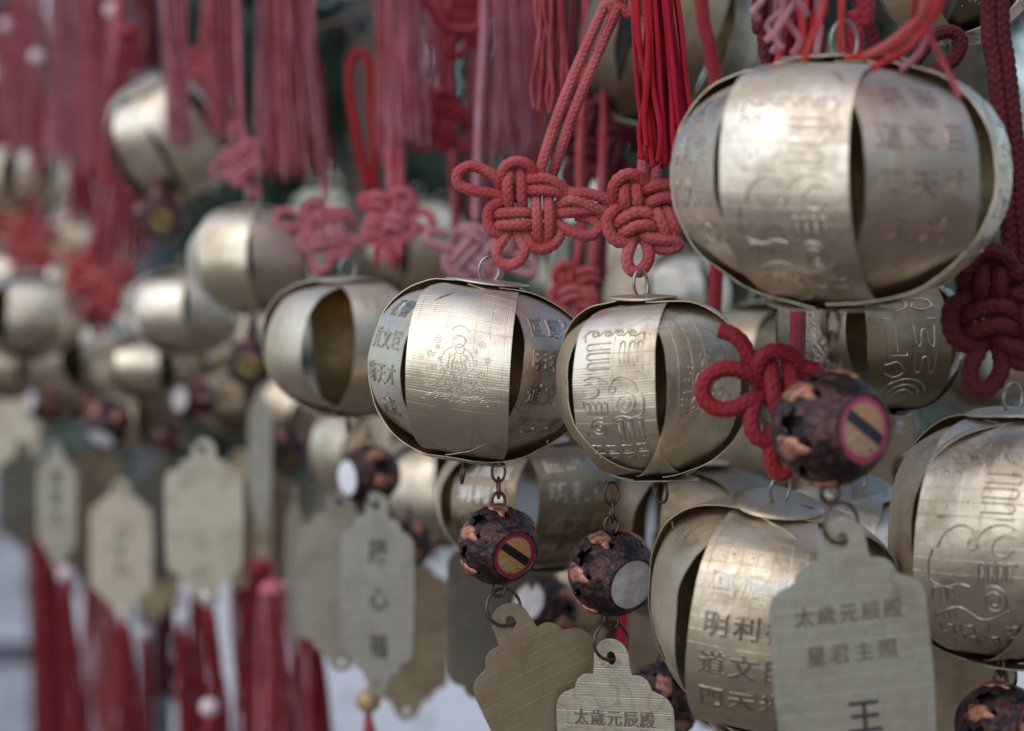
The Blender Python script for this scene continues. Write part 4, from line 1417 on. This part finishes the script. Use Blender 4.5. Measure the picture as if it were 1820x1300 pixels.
knot(697, 385, 0.960, 'blurred pink knot above the open lantern, ribbon loop on its right', KNOT_B, C_DUSTY, k=0.72, rot=0.1, mirror=-1, detail=False,
     extra=[('loop', [(1180, 420, -30), (1100, 400, 0), (1010, 420, 10), (960, 500, 10), (1020, 560, 10), (1120, 520, 0), (1200, 480, -30)]), ('loop', [(1500, 380, -20), (1600, 320, 0), (1640, 350, 0), (1590, 420, 0), (1500, 450, -20)])],
     up=[[(696, 350), (694, 200), (700, -50)], [(712, 350), (712, 200), (716, -50)]], rcord=0.0022)
knot(583, 408, 1.020, 'more blurred dusty pink knot left of the pink knot with ribbon loop', KNOT_A, C_PINK, k=0.68, rot=-0.2, detail=False, up=[[(580, 360), (560, 200), (556, -50)]])
knot(850, 450, 0.900, 'faded pink knot with drooping loops behind the sharpest knot', KNOT_A, C_PALE, k=0.75, rot=0.7, mirror=-1, detail=False, up=[[(845, 400), (852, 200), (860, -50)]])
knot(1020, 512, 0.860, 'small coral knot behind the top of the central lantern', KNOT_B, C_CORAL, k=0.66, detail=False, up=[[(1022, 480), (1035, 400), (1030, 300), (1040, 100), (1045, -50)], [(1052, 480), (1060, 400), (1070, 300), (1075, 100), (1070, -50)]])
knot(1655, 120, 0.620, 'dark maroon knot with one round loop behind the top of the largest lantern', dict(center=(300, 300), r=44, segs=[
    ('loop', [(60, 420, -20), (150, 330, 0), (240, 210, 10), (320, 110, 10), (430, 90, 10), (480, 160, 10), (430, 260, 10), (320, 320, 0), (220, 370, -20)]),
    ('arch', [(-60, 420, 0), (-80, 300, 20), (-10, 210, 25), (60, 250, 10), (90, 350, -20)]),
    ('cord', [(-40, 480, -20), (20, 400, 30), (90, 380, 40), (150, 430, 10), (170, 500, -30)]),
    ('cord', [(-120, 360, -30), (-40, 340, 20), (60, 340, 30), (140, 380, 0), (200, 440, -30)])]), C_DARK, k=1.1,
    up=[[(1560, 100, 0.63), (1540, 20, 0.63), (1530, -50, 0.63)]])
knot(180, 490, 1.400, 'red bow like knot at left above the small square highlight', KNOT_B, C_CORAL, k=0.80, rot=0.5, detail=False, up=[[(190, 440), (205, 300), (210, -50)]])
knot(168, 552, 1.420, 'small red knot end hanging below the bow at left', KNOT_B, C_CORAL, k=0.42, rot=-0.3, detail=False)
knot(60, 430, 1.780, 'blurred coral knot at the left edge above the leftmost lanterns', KNOT_A, C_CORAL, k=0.62, detail=False, up=[[(60, 400), (66, 200), (70, -50)]])
knot(435, 290, 1.080, 'pale pink knot above the pale lantern by the pink knot', KNOT_A, C_PINK, k=0.50, rot=0.9, detail=False, up=[[(430, 260), (425, 100), (420, -50)]])
knot(355, 120, 1.240, 'coral loop above the tilted lantern high at left', KNOT_B, C_CORAL, k=0.45, detail=False, up=[[(358, 90), (365, 20), (370, -50)]])
knot(790, 215, 1.000, 'blurred crimson knot between the faded pink tassels', KNOT_A, C_RED, k=0.62, rot=0.4, detail=False, up=[[(790, 180), (790, 80), (785, -50)]])
knot(835, 30, 1.000, 'crimson knot at the top edge between two pink tassels', KNOT_B, C_RED, k=0.7, rot=0.3, detail=False, up=[[(835, 0), (838, -30), (840, -60)]])
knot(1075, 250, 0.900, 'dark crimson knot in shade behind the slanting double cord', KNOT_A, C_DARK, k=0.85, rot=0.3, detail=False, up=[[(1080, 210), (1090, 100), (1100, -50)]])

# ================================================================== HANGING CORDS
cordline([(1245, -50), (1262, 90), (1282, 220), (1278, 400), (1268, 580)], 13, 0.78, 'dark red cord running down left of the largest lantern', C_RED, detail=True)
cordline([(1352, -50), (1358, 60), (1368, 140)], 14, 0.60, 'dark red braided cord behind the bleached tassel tips', C_DARK, detail=True, double=26)
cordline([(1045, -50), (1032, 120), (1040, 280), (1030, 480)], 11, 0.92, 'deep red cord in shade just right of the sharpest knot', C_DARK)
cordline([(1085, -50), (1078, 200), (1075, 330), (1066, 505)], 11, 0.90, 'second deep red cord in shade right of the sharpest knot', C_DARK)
cordline([(800, -50), (798, 120), (806, 300), (812, 480)], 8, 1.05, 'thin coral cord left of the faded pink tassel', C_CORAL)
cordline([(745, -50), (770, 20), (800, 52), (850, 50), (862, 0)], 9, 0.95, 'crimson cord sagging in a curve at the top', C_RED)
cordline([(1106, 1020), (1108, 1100), (1104, 1175)], 9, 0.90, 'short bright red cord behind the milky capped bell', C_VIVID, hang=False)
cordline([(968, 960), (970, 1010), (966, 1050)], 8, 0.92, 'short red cord above the bell behind the tilted plaque', C_RED, hang=False)
cordline([(1540, -50), (1522, 30), (1518, 100)], 17, 0.590, 'knobbly crimson cord meeting the top of the largest lantern', C_RED, detail=True)
cordline([(700, 480), (698, 440), (686, 425), (668, 445), (672, 478)], 6, 0.880, 'small coral cord loop dangling under the pink knot', C_CORAL, hang=False)
cordline([(658, 345), (640, 270), (623, 170), (624, 108), (640, 92), (655, 112), (660, 200), (668, 345)], 9, 1.0, 'narrow scarlet ribbon loop before the dark green tree', C_SCARLET, hang=False)
cordline([(1020, -50), (1016, 30), (1012, 110)], 5, 0.74, 'thin red string right of the coral tassel at the top', C_RED)

# ================================================================== TASSELS (upper)
tassel(1163, -70, 1190, 300, 84, 112, 0.640, 'vivid red sharp tassel above the second sharp knot', C_VIVID, n=34, rmm=0.86, detail=True, ragged=0.05)
tassel(978, -70, 982, 205, 58, 70, 0.730, 'coral red tassel left of the slanting double cord', C_CORAL, n=20, rmm=0.80, detail=True, ragged=0.05)
tassel(712, -70, 728, 268, 58, 92, 0.930, 'faded pink tassel above the pink knot', C_PINK, n=20, rmm=0.9, ragged=0.08)
tassel(684, -70, 690, 300, 30, 44, 0.980, 'narrow red tassel along the left side of the faded pink one', C_DUSTY, n=10, rmm=0.9)
tassel(902, -70, 916, 290, 52, 84, 0.960, 'mauve pink tassel above the sharpest knot', C_PINK, n=18, rmm=0.9)
tassel(850, -70, 852, 400, 30, 46, 1.060, 'long thin coral tassel left of the mauve pink one', C_DUSTY, n=10, rmm=0.9)
tassel(508, -70, 536, 330, 76, 128, 1.020, 'wide red and pink tassel above the dusty pink knot', C_PINK, n=28, rmm=1.0, mats=[C_PINK, C_DUSTY, C_RED, C_PINK])
tassel(470, -70, 478, 270, 34, 56, 1.060, 'bleached pink tassel along the left side of the wide tassel', C_PALE, n=12, rmm=0.9, mats=[C_PALE, C_PINK])
tassel(388, -70, 402, 260, 44, 72, 1.180, 'coral tassel just right of the tilted lantern', C_DUSTY, n=16, rmm=1.0)
tassel(304, -70, 322, 265, 56, 40, 1.100, 'faded pink tassel hanging across the tilted lantern', C_PINK, n=16, rmm=1.0)
tassel(228, 60, 212, 480, 50, 120, 1.320, 'long crimson tassel falling left of the tilted lantern', C_RED, n=24, rmm=1.2, mats=[C_RED, C_DUSTY])
tassel(168, -70, 176, 330, 50, 74, 1.500, 'coral tassel third from the left at the top', C_DUSTY, n=16, rmm=1.2)
tassel(112, -70, 122, 300, 60, 86, 1.560, 'wide mauve tassel second from the left at the top', C_PINK, n=18, rmm=1.2)
tassel(36, -70, 46, 280, 60, 70, 1.700, 'coral tassel nearest the left edge at the top', C_DUSTY, n=14, rmm=1.3, mats=[C_DUSTY, C_PINK])
tassel(10, 40, 8, 420, 40, 50, 1.900, 'dark coral tassel cut by the left edge', C_RED, n=12, rmm=1.3)
tassel(258, -70, 268, 130, 30, 46, 1.250, 'short dark crimson tassel above the tilted lantern', C_DARK, n=10, rmm=1.0, mats=[C_DARK, C_RED])
tassel(140, 180, 150, 410, 50, 70, 1.700, 'deep red tassel hidden behind the mauve one at left', C_RED, n=14, rmm=1.3)
tassel(88, 200, 84, 400, 50, 60, 1.850, 'dusky red tassel low behind the left tassels', C_DARK, n=8, rmm=1.2, mats=[C_DARK, C_RED])
tassel(1395, -70, 1392, 108, 80, 128, 0.560, 'bleached pink tassel tips at the top, left of the largest lantern', C_PALE, n=9, rmm=1.05, detail=True, ragged=0.22, wave=2)
tassel(1428, -70, 1412, 165, 70, 96, 0.585, 'red tassel behind the bleached pink tips', C_RED, n=22, rmm=0.9, detail=True, mats=[C_RED, C_ORANGE, C_VIVID], ragged=0.1)
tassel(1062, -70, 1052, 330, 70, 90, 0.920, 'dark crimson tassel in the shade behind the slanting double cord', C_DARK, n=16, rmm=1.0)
tassel(948, -70, 950, 330, 30, 50, 1.080, 'blurred coral tassel behind the sharp coral one', C_DUSTY, n=10, rmm=1.0)
tassel(765, -70, 772, 240, 30, 36, 1.100, 'thin dusky tassel between the faded pink one and the crimson knot', C_PINK, n=8, rmm=1.0)
tassel(1290, -70, 1300, 60, 50, 50, 0.95, 'short dark tassel behind the dim brown lantern at the top', C_DARK, n=10, rmm=1.0)
tassel(66, 128, 66, 320, 12, 30, 1.600, 'dull beaded coral tassel at upper left', C_CORAL, n=8, rmm=1.0, bead=(BEAD_P, 5.5))
tassel(200, 48, 200, 260, 12, 36, 1.450, 'dull beaded pink tassel right of the coral one at upper left', C_PINK, n=8, rmm=1.0, bead=(BEAD_P, 5.5))
tassel(12, 70, 12, 240, 12, 30, 1.700, 'dull beaded mauve tassel in the upper left corner', C_PINK, n=8, rmm=1.0, bead=(BEAD_P, 5.5))

# a tassel blown across the top of the largest lantern, strand by strand
c0 = at(1668, -40, 0.53)
root = thing('tassel', 'orange red tassel blown sideways over the largest lantern', 'tassel', c0, 'red tassels')
FR = 0.530
wind = [([(1668, -40), (1640, 20), (1590, 68), (1540, 96), (1500, 104)], C_ORANGE), ([(1674, -40), (1650, 25), (1600, 75), (1555, 100), (1528, 106)], C_ORANGE),
        ([(1680, -40), (1660, 25), (1620, 80), (1575, 108), (1548, 126)], C_ORANGE), ([(1664, -40), (1636, 30), (1600, 62), (1560, 90), (1535, 102)], C_CORAL),
        ([(1686, -40), (1668, 22), (1630, 72), (1590, 104), (1548, 118)], C_ORANGE), ([(1678, -40), (1655, 45), (1636, 92), (1600, 126)], C_PINK),
        ([(1636, -40), (1640, 15), (1652, 62), (1680, 120), (1708, 176)], C_CORAL), ([(1470, -40), (1462, 20), (1440, 75), (1428, 112)], C_ORANGE),
        ([(1498, -40), (1496, 20), (1494, 60), (1498, 96)], C_ORANGE), ([(1628, -40), (1626, 0), (1620, 30)], C_RED)]
for i, (pp, mt) in enumerate(wind):
    P = [at(x, y, FR - 0.004 * (i % 4)) - c0 for x, y in pp]
    V, F, U = tube_data(P, 0.00085, 0.0005, n=9, braid=0.16, pitch=0.0011, k=3)
    mesh('strand', V, F, mt, root, True, U)
wp = wire_point(c0) - c0
V, F, U = tube_data([Vector((-0.002, 0, -0.002)), Vector((0, 0, 0.01)), wp * 0.5 + Vector((0.003, 0, 0)), wp], 0.0016, 0.003, n=10)
mesh('hanging_cord', V, F, C_ORANGE, root, True, U)
V, F, U = tube_data([Vector((-0.001, 0, -0.004)), Vector((0, 0, 0.003)), Vector((0, 0, 0.010))], 0.004, 0.001, n=14, taper=lambda t: 1 - 0.4 * t)
mesh('binding', V, F, C_ORANGE, root, True, U)

# ================================================================== TASSELS (lower left, under the plaques)
low = [
    (58, 870, 100, 1350, 40, 80, 1.85, C_RED, 16, None, 'dark red tassel lowest at the left edge'),
    (118, 1050, 150, 1400, 14, 60, 1.55, C_RED, 14, (BEAD_P, 6.6), 'red tassel under a pinkish bead, leftmost bead of the row'),
    (165, 960, 175, 1330, 40, 60, 1.75, C_CORAL, 14, None, 'dusky coral tassel right of the leftmost bead'),
    (222, 1120, 232, 1420, 14, 50, 1.45, C_RED, 12, (BEAD, 6.0), 'red tassel under a white bead below the middle plaque'),
    (258, 1150, 262, 1420, 12, 34, 1.60, C_RED, 10, (BEAD_P, 5.0), 'thin red tassel under the small dull bead beside the middle plaque'),
    (300, 1010, 296, 1250, 34, 50, 1.55, C_DARK, 12, None, 'dark red tassel between the middle and widest plaques'),
    (324, 1128, 336, 1420, 12, 40, 1.40, C_RED, 12, (BEAD, 5.6), 'narrow red tassel under the white bead left of the widest plaque foot'),
    (372, 1095, 396, 1350, 14, 44, 1.25, C_RED, 12, (BEAD, 6.4), 'red tassel under the brightest bead below the widest plaque'),
    (428, 1000, 446, 1370, 34, 52, 1.35, C_RED, 14, None, 'deep red tassel right of the widest plaque'),
    (484, 1050, 508, 1400, 54, 108, 1.12, C_DUSTY, 26, None, 'wide dusty red tassel at the bottom left of centre'),
    (556, 1130, 582, 1420, 24, 50, 1.20, C_RED, 12, None, 'crimson tassel right of the wide dusty one'),
    (655, 1290, 652, 1460, 12, 40, 0.92, C_CORAL, 12, (BEAD_G, 5.4), 'tassel under a gold bead below the tall inked plaque'),
    (372, 1292, 372, 1430, 12, 30, 1.20, C_RED, 8, (BEAD_P, 5.4), 'tassel under a dull pink bead at the bottom edge'),
    (88, 960, 92, 1400, 40, 70, 1.70, C_RED, 16, None, 'deep red tassel hanging behind the leftmost bead'),
    (200, 1000, 205, 1400, 40, 60, 1.65, C_CORAL, 14, None, 'dusky red tassel behind the middle plaque foot'),
    (352, 1030, 352, 1400, 30, 50, 1.50, C_RED, 12, None, 'dark crimson tassel behind the widest plaque foot'),
    (462, 1010, 468, 1400, 44, 70, 1.30, C_RED, 16, None, 'crimson tassel left of the wide dusty one'),
    (540, 1060, 548, 1420, 40, 64, 1.30, C_DUSTY, 16, None, 'dusty tassel just right of the wide dusty one'),
    (40, 770, 36, 900, 30, 40, 1.95, C_PINK, 10, None, 'small mauve tassel at the left edge beside the slim plaque'),
]
for i, (x0, y0, x1, y1, w0, w1, d, mt, n, bd, lab) in enumerate(low):
    tassel(x0, y0, x1, y1, w0 * (1.7 if bd else 1.0), w1 * (0.9 if bd else 1.0), d, lab, mt, n=n, rmm=1.1, bead=bd, hang=False, seed=50 + i, group='red tassels under the plaques', mats=[C_RED, C_CORAL, C_PINK] if n == 26 else None)

# ================================================================== THE RACK
rk = thing('charm_rack', 'slate grey metal rack with wires that all the charms hang from', 'rack', (0, 0, 0))
far = RORG + RDIR * 1.75
near = RORG - RDIR * 0.62
ks = sorted(used_wires)
for k in ks:
    o_ = RNRM * (k * WSTEP)
    a, b = near + o_, far + o_
    tube('wire', [Vector((a.x, a.y, ZW)), Vector(((a.x + b.x) / 2, (a.y + b.y) / 2, ZW - 0.001)), Vector((b.x, b.y, ZW))], 0.0011, WIRE_DK, rk, ds=0.15, n=6)
for e in (near, far):
    a = e + RNRM * ((ks[0] - 1) * WSTEP)
    b = e + RNRM * ((ks[-1] + 1) * WSTEP)
    tube('cross_bar', [Vector((a.x, a.y, ZW)), Vector(((a.x + b.x) / 2, (a.y + b.y) / 2, ZW)), Vector((b.x, b.y, ZW))], 0.012, SLATE, rk, ds=0.05, n=12)
    for q in ((a, b) if e is far else (b,)):
        tube('post', [Vector((q.x, q.y, 0)), Vector((q.x, q.y, 0.9)), Vector((q.x, q.y, ZW + 0.03))], 0.02, SLATE, rk, ds=0.1, n=14)
tube('wire', [at(520, 62, 1.25), at(590, 42, 1.25), at(700, 8, 1.25)], 0.0014, WIRE_DK, rk, ds=0.02, n=8)
for x, y in ((556, 60), (640, 34)):
    tube('clip', [at(x, y - 12, 1.25), at(x + 2, y + 8, 1.25), at(x + 6, y + 26, 1.25)], 0.004, INK, rk, ds=0.003, n=8)
